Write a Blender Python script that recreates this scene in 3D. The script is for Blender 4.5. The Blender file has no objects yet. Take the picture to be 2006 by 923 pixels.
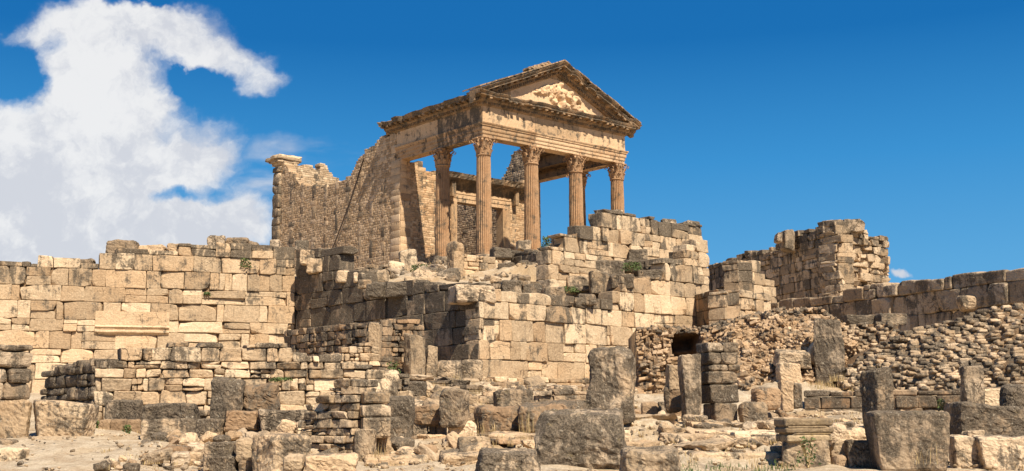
import bpy, math, random
import numpy as np
from mathutils import Matrix, Vector
rng = np.random.default_rng(7); random.seed(7)
S = bpy.context.scene; COL = S.collection
# ------------------------------------------------------------------ camera
FPX, PITCH, ROLL = 2250.0, .1525, -.0092
cp, sp, cr, sr = math.cos(PITCH), math.sin(PITCH), math.cos(ROLL), math.sin(ROLL)
Fw = np.array([0, cp, sp]); U0 = np.array([0, -sp, cp]); R0 = np.array([1., 0, 0])
Rt = cr*R0+sr*U0; Up = cr*U0-sr*R0; EYE = np.array([0, 0, 1.7])
cam = bpy.data.objects.new('camera', bpy.data.cameras.new('camera')); COL.objects.link(cam)
m = Matrix.Identity(4)
for i in range(3): m[i][0], m[i][1], m[i][2], m[i][3] = Rt[i], Up[i], -Fw[i], EYE[i]
cam.matrix_world = m
cam.data.sensor_width = 36; cam.data.lens = 36*FPX/2006; cam.data.clip_end = 20000
S.camera = cam
# ------------------------------------------------------------------ sun and exposure
SUN_AZ, SUN_EL = math.radians(30), math.radians(52)
sv = Vector((math.sin(SUN_AZ)*math.cos(SUN_EL), -math.cos(SUN_AZ)*math.cos(SUN_EL), math.sin(SUN_EL)))
sl = bpy.data.lights.new('sun', 'SUN'); sl.energy = 5.0; sl.angle = math.radians(.53); sl.color = (1, .90, .755)
so = bpy.data.objects.new('sun', sl); COL.objects.link(so); so.rotation_euler = sv.to_track_quat('Z', 'Y').to_euler()
S.view_settings.view_transform = 'Standard'; S.view_settings.look = 'None'
S.view_settings.exposure = .76; S.view_settings.gamma = 1
def ray(px, py): return Fw*FPX+(px-1003)*Rt-(py-461.5)*Up
def at(px, py, Y):
    d = ray(px, py); return EYE+d*Y/d[1]
def onplane(px, py, P0, d):
    r = ray(px, py); k, u = np.linalg.solve(np.array([[r[0], -d[0]], [r[1], -d[1]]]), np.array(P0[:2]))
    return u, EYE[2]+k*r[2]
# ------------------------------------------------------------------ node helper
class NT:
    def __init__(s, nt): s.nt = nt; nt.nodes.clear()
    def n(s, t, ins=None, **kw):
        o = s.nt.nodes.new(t)
        for k, v in kw.items(): setattr(o, k, v)
        for k, v in (ins or {}).items():
            if isinstance(v, bpy.types.NodeSocket): s.nt.links.new(v, o.inputs[k])
            else: o.inputs[k].default_value = v
        return o
    def m(s, op, a, b=0., c=0., clamp=False):
        return s.n('ShaderNodeMath', {0: a, 1: b, 2: c}, operation=op, use_clamp=clamp).outputs[0]
    def vm(s, op, a, b=(0, 0, 0)): return s.n('ShaderNodeVectorMath', {0: a, 1: b}, operation=op).outputs[0]
    def noise(s, v, scale, detail=4, rough=.55, dist=0):
        return s.n('ShaderNodeTexNoise', {'Vector': v, 'Scale': scale, 'Detail': detail, 'Roughness': rough, 'Distortion': dist}).outputs[0]
    def mr(s, v, a, b, c=0., d=1., smooth=True):
        return s.n('ShaderNodeMapRange', {0: v, 1: a, 2: b, 3: c, 4: d}, interpolation_type='SMOOTHSTEP' if smooth else 'LINEAR').outputs[0]
    def mix(s, f, a, b, mode='MIX'):
        return s.n('ShaderNodeMix', {0: f, 6: a, 7: b}, data_type='RGBA', blend_type=mode).outputs[2]
def c4(c): return (*c, 1)
# ------------------------------------------------------------------ sky
W = bpy.data.worlds.new('World'); S.world = W; W.use_nodes = True
t = NT(W.node_tree)
sky = t.n('ShaderNodeTexSky', sky_type='NISHITA', sun_disc=False, sun_elevation=SUN_EL, sun_rotation=math.pi-SUN_AZ, altitude=500)
geo = t.n('ShaderNodeTexCoord').outputs['Generated']
sx = t.n('ShaderNodeSeparateXYZ', {0: geo}); X, Y_, Z = sx.outputs
deep = t.n('ShaderNodeValToRGB', {0: t.mr(Z, 0., .6, smooth=False)}); cr_ = deep.color_ramp
cr_.elements[0].position = 0; cr_.elements[0].color = (1.25, 3.7, 6.3, 1)
cr_.elements[1].position = 1; cr_.elements[1].color = (.01, .8, 2.9, 1)
for p_, c_ in ((.2, (.72, 2.95, 5.6, 1)), (.35, (.28, 2.2, 5.0, 1)), (.52, (.03, 1.2, 3.6, 1))): e = cr_.elements.new(p_); e.color = c_
base = t.mix(.96, sky.outputs[0], deep.outputs[0])
yy = t.m('MAXIMUM', Y_, .05)
uv = t.n('ShaderNodeCombineXYZ', {0: t.m('DIVIDE', X, yy), 1: t.m('DIVIDE', Z, yy), 2: 0.}).outputs[0]
w1 = t.n('ShaderNodeTexNoise', {'Vector': uv, 'Scale': 9., 'Detail': 5., 'Roughness': .6}).outputs[1]
w2 = t.n('ShaderNodeTexNoise', {'Vector': uv, 'Scale': 34., 'Detail': 5., 'Roughness': .6}).outputs[1]
wv = t.vm('ADD', t.n('ShaderNodeVectorMath', {0: t.vm('SUBTRACT', w1, (.5, .5, .5)), 'Scale': .075}, operation='SCALE').outputs[0],
          t.n('ShaderNodeVectorMath', {0: t.vm('SUBTRACT', w2, (.5, .5, .5)), 'Scale': .020}, operation='SCALE').outputs[0])
uvw = t.vm('ADD', uv, wv)
def cloud_field(blobs):
    acc = None
    for px, py, rx, ry, amp in blobs:
        r = ray(px, py); cu, cv = r[0]/r[1], r[2]/r[1]
        d = t.vm('MULTIPLY', t.vm('SUBTRACT', uvw, (cu, cv, 0)), (FPX/rx, FPX/ry, 0))
        ln = t.n('ShaderNodeVectorMath', {0: d}, operation='LENGTH').outputs['Value']
        f = t.mr(ln, .25, 1.5, amp, 0.)
        acc = f if acc is None else t.m('ADD', acc, f)
    return acc
fld = cloud_field([(130, 290, 175, 150, 1.0), (50, 440, 190, 110, 1.1), (250, 450, 210, 70, 1.05), (330, 350, 150, 70, .55), (120, 85, 85, 80, .75), (225, 55, 120, 70, .85),
    (340, 60, 110, 60, .75), (440, 105, 85, 40, .75), (510, 155, 48, 36, .6), (270, 180, 110, 80, .7), (390, 270, 85, 55, .6), (440, 300, 60, 40, .35), (450, 445, 110, 60, .85), (330, 330, 120, 60, .4), (500, 395, 40, 40, .3), (190, 200, 110, 90, .6),
    (40, 70, 45, 30, .25), (200, 330, 240, 160, .2), (300, 460, 230, 50, .3), (-60, 300, 90, 140, .5), (378, 150, 62, 36, -.85), (30, 140, 55, 66, -.8), (345, 400, 60, 28, -.9), (290, 5, 45, 20, -.6), (430, 400, 60, 30, -.45), (250, 170, 40, 25, -.35), (110, 80, 26, 30, -.4), (225, 10, 22, 14, -.4), (1769, 545, 16, 9, .85)])
fb = t.noise(uvw, 22., 8, .62)
dens = t.m('ADD', fld, t.m('MULTIPLY', t.m('SUBTRACT', fb, .5), 1.1))
cm = t.m('MULTIPLY', t.mr(dens, .04, .92), t.mr(fld, .03, .3))
wis = cloud_field([(430, 380, 150, 90, .45), (585, 292, 120, 26, .55), (523, 372, 36, 36, .6), (560, 330, 80, 40, .3)])
wsn = t.n('ShaderNodeTexNoise', {'Vector': t.vm('MULTIPLY', uv, (1, 3.5, 1)), 'Scale': 16., 'Detail': 6.}).outputs[0]
cm = t.m('MAXIMUM', cm, t.m('MULTIPLY', wis, t.mr(wsn, .35, .75, 0, .75)))
cm = t.m('MULTIPLY', cm, t.mr(Y_, .1, .3), clamp=True)
fb2 = t.noise(t.vm('ADD', uvw, (.004, .011, 0)), 22., 8, .62)
fb3 = t.m('SUBTRACT', t.noise(uvw, 9., 6, .6), t.noise(t.vm('ADD', uvw, (.008, .024, 0)), 9., 6, .6))
rel = t.m('ADD', t.m('MULTIPLY', t.m('SUBTRACT', fb, fb2), .45), t.m('MULTIPLY', fb3, .55))
shade = t.mr(t.m('ADD', rel, t.m('ADD', t.m('ADD', t.noise(uvw, 6., 6, .62), t.m('MULTIPLY', t.m('SUBTRACT', fb, .5), .9)), t.m('MULTIPLY', t.m('SUBTRACT', Z, .28), .5))), .33, .66)
ccol = t.mix(shade, (5.25, 5.4, 5.8, 1), (6.9, 6.9, 6.9, 1))
fin = t.mix(t.m('MULTIPLY', cm, .95), base, ccol)
bg = t.n('ShaderNodeBackground', {0: fin, 1: .076})
t.n('ShaderNodeOutputWorld', {0: bg.outputs[0]})
# ------------------------------------------------------------------ materials
def stone_mat(name, c1, c2, warm, lich=.5, dark=(.036, .029, .022), fine=16., bump=.35, yellow=.0, joints=None, bdist=.03):
    mt = bpy.data.materials.new(name); mt.use_nodes = True; t = NT(mt.node_tree)
    pos = t.n('ShaderNodeNewGeometry'); P = pos.outputs['Position']
    at_ = t.n('ShaderNodeAttribute', attribute_name='tint'); sc = t.n('ShaderNodeSeparateColor', {0: at_.outputs['Color']})
    r, g, b = sc.outputs
    big = t.noise(P, .9, 5, .6); med = t.noise(P, 3.6, 7, .68, .4); fin = t.noise(P, fine, 6, .7)
    col = t.mix(t.mr(t.m('ADD', t.m('MULTIPLY', med, .7), t.m('MULTIPLY', r, .3)), .3, .7), c4(c1), c4(c2))
    col = t.mix(t.m('MULTIPLY', t.mr(t.m('ADD', big, t.m('MULTIPLY', b, .4)), .6, .95), .6), col, c4(warm))
    gr = t.m('ADD', t.mr(fin, .25, .75, .68, 1.16), t.m('MULTIPLY', t.m('SUBTRACT', r, .5), .34))
    col = t.mix(1., col, t.n('ShaderNodeCombineColor', {0: t.m('MULTIPLY', gr, 1.02), 1: t.m('MULTIPLY', gr, .98), 2: t.m('MULTIPLY', gr, .95)}).outputs[0], 'MULTIPLY')
    nz = t.n('ShaderNodeSeparateXYZ', {0: pos.outputs['Normal']}).outputs[2]
    # rain streaks: noise stretched along the vertical
    st = t.noise(t.vm('MULTIPLY', P, (4., 4., .55)), 1., 6, .7)
    pit = t.noise(P, fine*2.2, 4, .75)
    ce = lambda x, k: t.m('MULTIPLY', t.m('SUBTRACT', x, .5), k)
    l = t.m('ADD', ce(t.noise(P, 1.5, 9, .72, .4), 1.7), ce(st, 1.0))
    l = t.m('ADD', l, t.m('ADD', ce(pit, .55), ce(fin, .5)))
    l = t.m('ADD', l, t.m('ADD', ce(g, .50), (lich-.9)*.25+.02))
    l = t.m('ADD', l, t.m('MULTIPLY', t.m('MAXIMUM', nz, 0.), .05))
    lm = t.mr(l, -.03, .17)
    dcol = t.mix(t.mr(pit, .36, .66), c4(dark), c4((.185, .145, .10)))
    col = t.mix(t.m('MULTIPLY', lm, .93), col, dcol)
    pale = t.mr(t.noise(P, 17, 4, .6), .60, .68)
    col = t.mix(t.m('MULTIPLY', t.m('MULTIPLY', pale, lm), .6), col, (.42, .36, .265, 1))
    crk = t.n('ShaderNodeTexVoronoi', {'Vector': t.vm('ADD', P, t.n('ShaderNodeVectorMath', {0: t.n('ShaderNodeTexNoise', {'Vector': P, 'Scale': 2.2, 'Detail': 5.}).outputs[1], 'Scale': .9}, operation='SCALE').outputs[0]), 'Scale': 1.1}, feature='DISTANCE_TO_EDGE').outputs[0]
    crm = t.m('MULTIPLY', t.mr(crk, 0., .02, 1., 0.), t.mr(big, .5, .6))
    col = t.mix(t.m('MULTIPLY', crm, .6), col, (.07, .05, .035, 1))
    if yellow > 0:
        ym = t.m('MULTIPLY', t.mr(t.noise(P, 4.5, 6, .7), .56, .68), t.mr(nz, -.2, .8, .25, 1.))
        col = t.mix(t.m('MULTIPLY', ym, yellow), col, (.25, .17, .03, 1))
    h = t.m('ADD', t.m('MULTIPLY', med, .5), t.m('ADD', t.m('MULTIPLY', fin, .35), t.m('MULTIPLY', pit, .22)))
    vo = t.n('ShaderNodeTexVoronoi', {'Vector': t.vm('ADD', P, t.n('ShaderNodeVectorMath', {0: t.n('ShaderNodeTexNoise', {'Vector': P, 'Scale': 3.}).outputs[1], 'Scale': .5}, operation='SCALE').outputs[0]), 'Scale': 9.}, feature='F1').outputs[0]
    h = t.m('SUBTRACT', t.m('ADD', h, t.m('MULTIPLY', vo, .3)), t.m('MULTIPLY', crm, .5))
    if joints:
        # fine courses of small stones laid in bands
        z = t.n('ShaderNodeSeparateXYZ', {0: P}).outputs
        u = t.m('ADD', t.m('MULTIPLY', z[0], joints[2]), t.m('MULTIPLY', z[1], joints[3]))
        br = t.n('ShaderNodeTexBrick', {'Vector': t.n('ShaderNodeCombineXYZ', {0: u, 1: z[2], 2: 0.}).outputs[0], 'Scale': 1., 'Mortar Size': .015, 'Brick Width': joints[0], 'Row Height': joints[1]})
        col = t.mix(br.outputs[1], col, t.mix(.6, col, (.07, .05, .035, 1)))
        h = t.m('SUBTRACT', h, t.m('MULTIPLY', br.outputs[1], .6))
    bp = t.n('ShaderNodeBump', {'Strength': bump, 'Distance': bdist*2.2, 'Height': h})
    bs = t.n('ShaderNodeBsdfPrincipled', {'Base Color': col, 'Roughness': .93, 'Specular IOR Level': .15, 'Normal': bp.outputs[0]})
    t.n('ShaderNodeOutputMaterial', {0: bs.outputs[0]})
    return mt
M = {}
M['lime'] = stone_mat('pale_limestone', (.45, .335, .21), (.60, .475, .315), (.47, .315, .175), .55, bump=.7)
M['clean'] = stone_mat('clean_limestone', (.46, .35, .225), (.61, .485, .325), (.49, .34, .195), .25, bump=.7)
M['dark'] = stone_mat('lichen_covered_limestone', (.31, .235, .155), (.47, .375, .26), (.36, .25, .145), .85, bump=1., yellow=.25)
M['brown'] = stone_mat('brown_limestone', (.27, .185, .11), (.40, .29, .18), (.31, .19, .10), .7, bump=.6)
M['temple'] = stone_mat('temple_limestone', (.40, .275, .155), (.57, .41, .25), (.44, .26, .13), .62, bump=.35)
M['column'] = stone_mat('column_limestone', (.34, .21, .115), (.47, .31, .18), (.37, .20, .09), .55, bump=.35, fine=22)
M['cornice'] = stone_mat('weathered_cornice_limestone', (.23, .155, .09), (.37, .26, .155), (.29, .18, .09), .95, bump=.8)
M['side'] = stone_mat('grey_brown_limestone', (.38, .285, .18), (.54, .42, .28), (.40, .28, .16), .68, bump=.85)
M['mortar'] = stone_mat('earth_mortar', (.19, .125, .07), (.30, .205, .12), (.24, .145, .07), .2, bump=1., fine=24, bdist=.05)
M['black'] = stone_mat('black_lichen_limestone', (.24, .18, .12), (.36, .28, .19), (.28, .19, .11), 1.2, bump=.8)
def plain_mat(name, a, b, scale=30, rough=.85, bump=.3):
    mt = bpy.data.materials.new(name); mt.use_nodes = True; t = NT(mt.node_tree)
    P = t.n('ShaderNodeNewGeometry').outputs['Position']; nn = t.noise(P, scale, 5, .6)
    bp = t.n('ShaderNodeBump', {'Strength': bump, 'Distance': .02, 'Height': nn})
    bs = t.n('ShaderNodeBsdfPrincipled', {'Base Color': t.mix(t.mr(nn, .35, .65), c4(a), c4(b)), 'Roughness': rough, 'Normal': bp.outputs[0]})
    t.n('ShaderNodeOutputMaterial', {0: bs.outputs[0]}); return mt
M['vault'] = stone_mat('vault_rubble', (.33, .225, .13), (.50, .37, .235), (.38, .24, .12), .5, bump=.9)
M['coursed'] = stone_mat('small_coursed_limestone', (.40, .29, .175), (.56, .42, .27), (.44, .29, .155), .42, bump=.45, bdist=.02)
M['iron'] = plain_mat('rusty_iron', (.03, .02, .015), (.06, .035, .02))
M['grass'] = plain_mat('green_leaves', (.05, .085, .02), (.11, .14, .035), 12)
M['straw'] = plain_mat('dry_straw', (.30, .20, .08), (.46, .34, .16), 12)
def ground_mat():
    mt = bpy.data.materials.new('stony_ground'); mt.use_nodes = True; t = NT(mt.node_tree)
    P = t.n('ShaderNodeNewGeometry').outputs['Position']
    a = t.noise(P, .45, 6, .6); b = t.noise(P, 2.4, 8, .7); c = t.noise(P, 26, 6, .75)
    col = t.mix(t.mr(b, .35, .65), (.36, .27, .175, 1), (.50, .41, .29, 1))
    col = t.mix(t.m('MULTIPLY', t.mr(a, .5, .66), .7), col, (.36, .245, .13, 1))
    col = t.mix(t.m('MULTIPLY', t.mr(t.noise(P, 1.1, 8, .72), .56, .68), .55), col, (.15, .12, .09, 1))
    col = t.mix(1., col, t.n('ShaderNodeCombineColor', {0: t.mr(c, .3, .7, .7, 1.2), 1: t.mr(c, .3, .7, .68, 1.2), 2: t.mr(c, .3, .7, .64, 1.2)}).outputs[0], 'MULTIPLY')
    h = t.m('ADD', b, t.m('MULTIPLY', c, .35))
    bp = t.n('ShaderNodeBump', {'Strength': .8, 'Distance': .08, 'Height': h})
    bs = t.n('ShaderNodeBsdfPrincipled', {'Base Color': col, 'Roughness': .95, 'Specular IOR Level': .1, 'Normal': bp.outputs[0]})
    t.n('ShaderNodeOutputMaterial', {0: bs.outputs[0]}); return mt
M['ground'] = ground_mat()
# ------------------------------------------------------------------ geometry helpers
def hsh(i, j, k, s):
    n = (i.astype(np.int64)*374761393+j.astype(np.int64)*668265263+k.astype(np.int64)*2147483647+s*1274126177) & 0xffffffff
    n = ((n ^ (n >> 13))*1274126177) & 0xffffffff; n = (n ^ (n >> 16)) & 0xffffffff
    return n/4294967295.0
def vn(p, s=0):
    f = np.floor(p); q = p-f; q = q*q*(3-2*q); i = f.astype(np.int64); o = 0
    for a in (0, 1):
        for b in (0, 1):
            for c in (0, 1):
                w = (q[..., 0] if a else 1-q[..., 0])*(q[..., 1] if b else 1-q[..., 1])*(q[..., 2] if c else 1-q[..., 2])
                o = o+w*hsh(i[..., 0]+a, i[..., 1]+b, i[..., 2]+c, s)
    return o*2-1
def vn3(p, s=0): return np.stack([vn(p, s), vn(p+17.3, s+1), vn(p-9.1, s+2)], -1)
_tp = {}
def template(N):
    if N in _tp: return _tp[N]
    idx = {}; V = []; Fc = []
    def g(c):
        if c not in idx: idx[c] = len(V); V.append(c)
        return idx[c]
    for ax in range(3):
        a, b = (ax+1) % 3, (ax+2) % 3
        for side in (0, N):
            for i in range(N):
                for j in range(N):
                    q = []
                    for di, dj in ((0, 0), (1, 0), (1, 1), (0, 1)):
                        c = [0, 0, 0]; c[ax] = side; c[a] = i+di; c[b] = j+dj; q.append(g(tuple(c)))
                    Fc.append(q if side else q[::-1])
    _tp[N] = (np.array(V), np.array(Fc)); return _tp[N]
def blocks(cen, half, rot, N=3, r=.03, amp=.02, freq=2.2, skew=.03, oct2=0., chips=3):
    """batch of worn rounded blocks: cen(B,3) half(B,3) rot(B,3,3)"""
    cen = np.atleast_2d(np.array(cen, float)); half = np.atleast_2d(np.array(half, float)); B = len(cen)
    if np.array(rot).ndim == 2: rot = np.repeat(np.array(rot)[None], B, 0)
    T, Fc = template(N); rr = np.minimum(np.broadcast_to(np.atleast_1d(r), (B,)), half.min(1)*.6)
    lin = T/N*2-1
    q = np.zeros((B, len(T), 3))
    for ax in range(3):
        h = half[:, ax:ax+1]; ti = T[:, ax]
        if N > 2:
            inner = (ti-1)/(N-2)*2-1
            q[:, :, ax] = np.where(ti == 0, -h, np.where(ti == N, h, inner[None]*(h-rr[:, None])))
        else: q[:, :, ax] = lin[None, :, ax]*h
    lim = (half-rr[:, None])[:, None, :]; inn = np.clip(q, -lim, lim); d = q-inn
    ln = np.linalg.norm(d, axis=2, keepdims=True); q = inn+np.where(ln > 1e-9, d/np.maximum(ln, 1e-9)*rr[:, None, None], 0)
    sk = rng.normal(0, skew, (B, 3, 3)); n = q/half[:, None, :]
    q = q*(1+sk[:, None, :, 0]*n[:, :, [1, 2, 0]]+sk[:, None, :, 1]*n[:, :, [2, 0, 1]])
    sz = half.mean(1)[:, None, None]; off = rng.uniform(-500, 500, (B, 1, 3))
    q = q+vn3(q/sz*freq*.5+off)*sz*amp*2.0
    if N > 2: q = q+vn3(q/sz*freq*1.7+off)*sz*amp*.8
    if oct2: q = q+vn3(q/sz*freq*4.3+off)*sz*oct2
    if N >= 4:
        for _ in range(chips):
            nn = rng.choice([-1, 1], (B, 3))*rng.uniform(.25, 1, (B, 3)); nn /= np.linalg.norm(nn, axis=1, keepdims=True)
            sup = (np.abs(nn)*half).sum(1)*rng.uniform(.79, 1.0, B); dt = (q*nn[:, None, :]).sum(2)-sup[:, None]
            q = q-np.clip(dt, 0, None)[:, :, None]*nn[:, None, :]
        if oct2: q = q+vn3(q/sz*9.+off)*sz*oct2*.35
    v = np.einsum('bij,bvj->bvi', rot, q)+cen[:, None, :]
    fc = (Fc[None]+(np.arange(B)*len(T))[:, None, None]).reshape(-1, 4)
    return v.reshape(-1, 3), fc, len(T)
def tintarr(B, nv, r=None, g=None, b=None):
    def f(x, d): return np.broadcast_to(np.array(d if x is None else x, float), (B,))
    a = np.stack([f(r, rng.random(B)), f(g, .5), f(b, rng.random(B)), np.ones(B)], 1)
    return np.repeat(a, nv, 0)
def rz(a): c, s = math.cos(a), math.sin(a); return np.array([[c, -s, 0], [s, c, 0], [0, 0, 1.]])
def rxyz(x, y, z):
    cx, sx_, cy, sy = math.cos(x), math.sin(x), math.cos(y), math.sin(y)
    return rz(z)@np.array([[cy, 0, sy], [0, 1, 0], [-sy, 0, cy]])@np.array([[1, 0, 0], [0, cx, -sx_], [0, sx_, cx]])
class MB:
    def __init__(s): s.v = []; s.f = []; s.t = []; s.n = 0
    def add(s, v, f, t=None):
        v = np.asarray(v, float).reshape(-1, 3)
        s.v.append(v); s.t.append(np.tile([.5, .5, .5, 1.], (len(v), 1)) if t is None else (np.tile(t, (len(v), 1)) if np.ndim(t) == 1 else t))
        if isinstance(f, np.ndarray): s.f.extend((f+s.n).tolist())
        else: s.f.extend([[i+s.n for i in q] for q in f])
        s.n += len(v); return s
    def box(s, T, a0, a1, b0, b1, z0, z1, t=None):
        P = [T(a, b, z) for z in (z0, z1) for a, b in ((a0, b0), (a1, b0), (a1, b1), (a0, b1))]
        return s.add(P, [[3, 2, 1, 0], [4, 5, 6, 7], [0, 1, 5, 4], [1, 2, 6, 5], [2, 3, 7, 6], [3, 0, 4, 7]], t)
    def build(s, name, mat, parent=None, loc=None, smooth=True):
        v = np.concatenate(s.v); tt = np.concatenate(s.t)
        if parent is not None: org = np.array(PARENT_LOC[parent.name])
        else: org = np.array(loc if loc is not None else [(v[:, 0].min()+v[:, 0].max())/2, (v[:, 1].min()+v[:, 1].max())/2, v[:, 2].min()])
        me = bpy.data.meshes.new(name); me.from_pydata((v-org).tolist(), [], s.f)
        if smooth: me.polygons.foreach_set('use_smooth', np.ones(len(me.polygons), bool))
        ca = me.color_attributes.new('tint', 'FLOAT_COLOR', 'POINT'); ca.data.foreach_set('color', tt.ravel())
        me.materials.append(M[mat]); me.update()
        o = bpy.data.objects.new(name, me); COL.objects.link(o)
        if parent is not None: o.parent = parent
        else: o.location = org
        PARENT_LOC[o.name] = org
        return o
PARENT_LOC = {}
def thing(name, label, cat, loc, group=None):
    o = bpy.data.objects.new(name, None); o.empty_display_size = .3; COL.objects.link(o); o.location = loc
    o['label'] = label; o['category'] = cat
    if group: o['group'] = group
    PARENT_LOC[o.name] = np.array(loc, float); return o
def tag(o, label, cat, group=None):
    o['label'] = label; o['category'] = cat
    if group: o['group'] = group
    return o
def kind(o, k): o['kind'] = k; return o
# ------------------------------------------------------------------ plan of the site
TH = .8454; DF = np.array([math.sin(TH), math.cos(TH)]); DS = np.array([-math.cos(TH), math.sin(TH)]); C0 = np.array([-1.9072, 75.])
def T(a, b, z): return np.array([C0[0]+a*DF[0]+b*DS[0], C0[1]+a*DF[1]+b*DS[1], z])
def gp(px, Y, py=800): return at(px, py, Y)[:2]
B0 = gp(940, 42); DA = np.array([.934, .358])
Bfar = B0+13.0*DS; A1 = Bfar; A0 = A1-DA*12.4; Aext = A1-DA*26
Bend = B0+13.4*DF
G0, G1 = gp(1515, 52), gp(2010, 40); Gext = G1+(G1-G0)*1.2
E0 = gp(1428, 47)
def xy3(px, py, Y): return at(px, py, Y)
Lfront = [xy3(*q) for q in [(0, 926, 18), (500, 936, 18), (1003, 940, 17.5), (1500, 938, 18), (1800, 936, 18.3), (2006, 936, 18), (-300, 923, 18), (2400, 930, 18), (1240, 936, 18), (100, 856, 24), (180, 830, 27), (60, 800, 30), (330, 850, 26), (700, 908, 20.5), (620, 850, 23),
    (1000, 862, 24.5), (820, 865, 23), (880, 800, 31), (1000, 790, 33), (1100, 765, 37), (940, 748, 42), (1230, 818, 27), (1240, 765, 38), (1350, 836, 27), (1500, 832, 26.5), (1600, 806, 31), (1750, 815, 30),
    (1900, 800, 31), (2006, 916, 20), (1800, 915, 19.4), (1560, 750, 33.5), (700, 760, 32), (780, 740, 36), (650, 735, 36), (1060, 918, 19), (1400, 870, 22.5)]]+[np.array(q, float) for q in
    [(0, 0, 0), (-15, 0, 0), (15, 0, 0), (0, -30, 0), (0, 8, .2), (-30, 30, 1.5), (30, 30, 1.5), (-20, 44, 2.6), (-12, 44, 2.6), (-7, 44, 2.8), (60, 20, 0), (-60, 20, 0)]]
L1 = [xy3(*q) for q in [(950, 560, 45), (1000, 555, 49), (760, 540, 52), (700, 545, 50), (620, 540, 54), (1050, 520, 53), (880, 520, 60), (1180, 560, 50), (1100, 500, 58)]]+[np.array([*(A0), 7.2]), np.array([*(Aext), 7.0]), np.array([*(A1+DA*-3), 8.]),
    T(-1, -1, 11.), T(14, -1, 11.), T(7, -1.5, 11.1), T(7, 6, 11.4), T(0, 20, 11), T(14, 20, 11), T(-4, 12, 10.2), T(-5, 0, 9.6), T(8, -8, 9.4), T(18, 0, 9.8), np.array([*(Bend+DS*4), 8.6]), np.array([*(B0+DF*9+DS*5), 8.4]), np.array([-60, 90, 8.]), np.array([40, 110, 7.])]
L2 = [np.array(q, float) for q in [(*G0, 5.3), (*G1, 5.3), (*Gext, 5.2), (*(E0+DS*2), 6.2), (18, 62, 6.7), (24, 62, 6.6), (30, 55, 5.8), (14, 60, 6.6), (30, 90, 6), (60, 60, 5)]]
H0, H1, I1 = gp(1250, 37.5), gp(1655, 35.0), gp(2006, 31.5); Iext = I1+(I1-H1)*1.0
L3 = [xy3(*q) for q in [(1300, 660, 40), (1420, 645, 43), (1600, 625, 40), (1700, 640, 38.5)]]+[np.array([*(I1+np.array([0, 4.])), 4.5]), np.array([*(Iext+np.array([0, 4.])), 4.5]), np.array([*(G0+np.array([-.5, -1.5])), 4.6]), np.array([*(G1+np.array([-.5, -1.5])), 4.6])]
nA = np.array([-DA[1], DA[0]])
poly1 = [Aext+nA*.5, A1+nA*.5+DA*.5, B0+(DF+DS)*.45, Bend+DS*.45, Bend+DS*18, np.array([60, 150.]), np.array([-90, 150.]), np.array([-90, Aext[1]])]
poly2 = [Bend+DS*.4, E0+DS*.6, gp(1500, 53.5), G0+np.array([.5, .5]), G1+np.array([.5, .4]), Gext+np.array([.5, .4]), np.array([110, 150.]), np.array([60, 150.]), Bend+DS*18]
poly3 = [gp(1225, 41.2), gp(1450, 41.2), gp(1600, 40.4), gp(1665, 38.6), gp(1760, 37.6), gp(1860, 36.9), gp(2040, 36.4), Iext+np.array([.6, 4.6]), Gext, G1, G0, E0+DF*2, E0, Bend+DF*.2, gp(1235, 47)]
CAP = [(*Aext, 6.9), (*A1, 7.9), (*B0, 5.7), (*(B0+DF*7.2), 5.6), (*(B0+DF*8.6), 7.0), (*Bend, 8.)]
def cap1(x, y):
    best = np.full(np.shape(x), 1e9); zc = np.zeros(np.shape(x))
    for a_, b_ in zip(CAP[:-1], CAP[1:]):
        ax, ay, az = a_; bx, by, bz = b_; L_ = (bx-ax)**2+(by-ay)**2; u = np.clip(((x-ax)*(bx-ax)+(y-ay)*(by-ay))/L_, 0, 1)
        d_ = np.hypot(x-ax-u*(bx-ax), y-ay-u*(by-ay)); k = d_ < best; best = np.where(k, d_, best); zc = np.where(k, az+u*(bz-az), zc)
    return zc+.42*np.clip(best-.8, 0, None)
def inpoly(x, y, P):
    r = np.zeros(np.shape(x), bool); n = len(P)
    for i in range(n):
        (x1, y1), (x2, y2) = P[i][:2], P[(i+1) % n][:2]
        c = ((y1 > y) != (y2 > y)) & (x < (x2-x1)*(y-y1)/((y2-y1) if y2 != y1 else 1e-9)+x1); r ^= c
    return r
def idw(x, y, L, p=3.2):
    num = 0; den = 0
    for q in L:
        w = 1/(((x-q[0])**2+(y-q[1])**2)+.6)**(p/2); num = num+w*q[2]; den = den+w
    return num/den
def gz(x, y):
    x = np.asarray(x, float); y = np.asarray(y, float)
    z = idw(x, y, Lfront)
    z = np.where(inpoly(x, y, poly3), idw(x, y, L3)-.45, z)
    z = np.where(inpoly(x, y, poly2), idw(x, y, L2), z)
    z = np.where(inpoly(x, y, poly1), np.minimum(idw(x, y, L1), cap1(x, y)), z)
    far = np.clip((np.hypot(x, y-40)-90)/300, 0, 1); z = z*(1-far)+far*(-14)
    return z
def gz1(x, y): return float(gz(np.array([x]), np.array([y]))[0])
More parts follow.
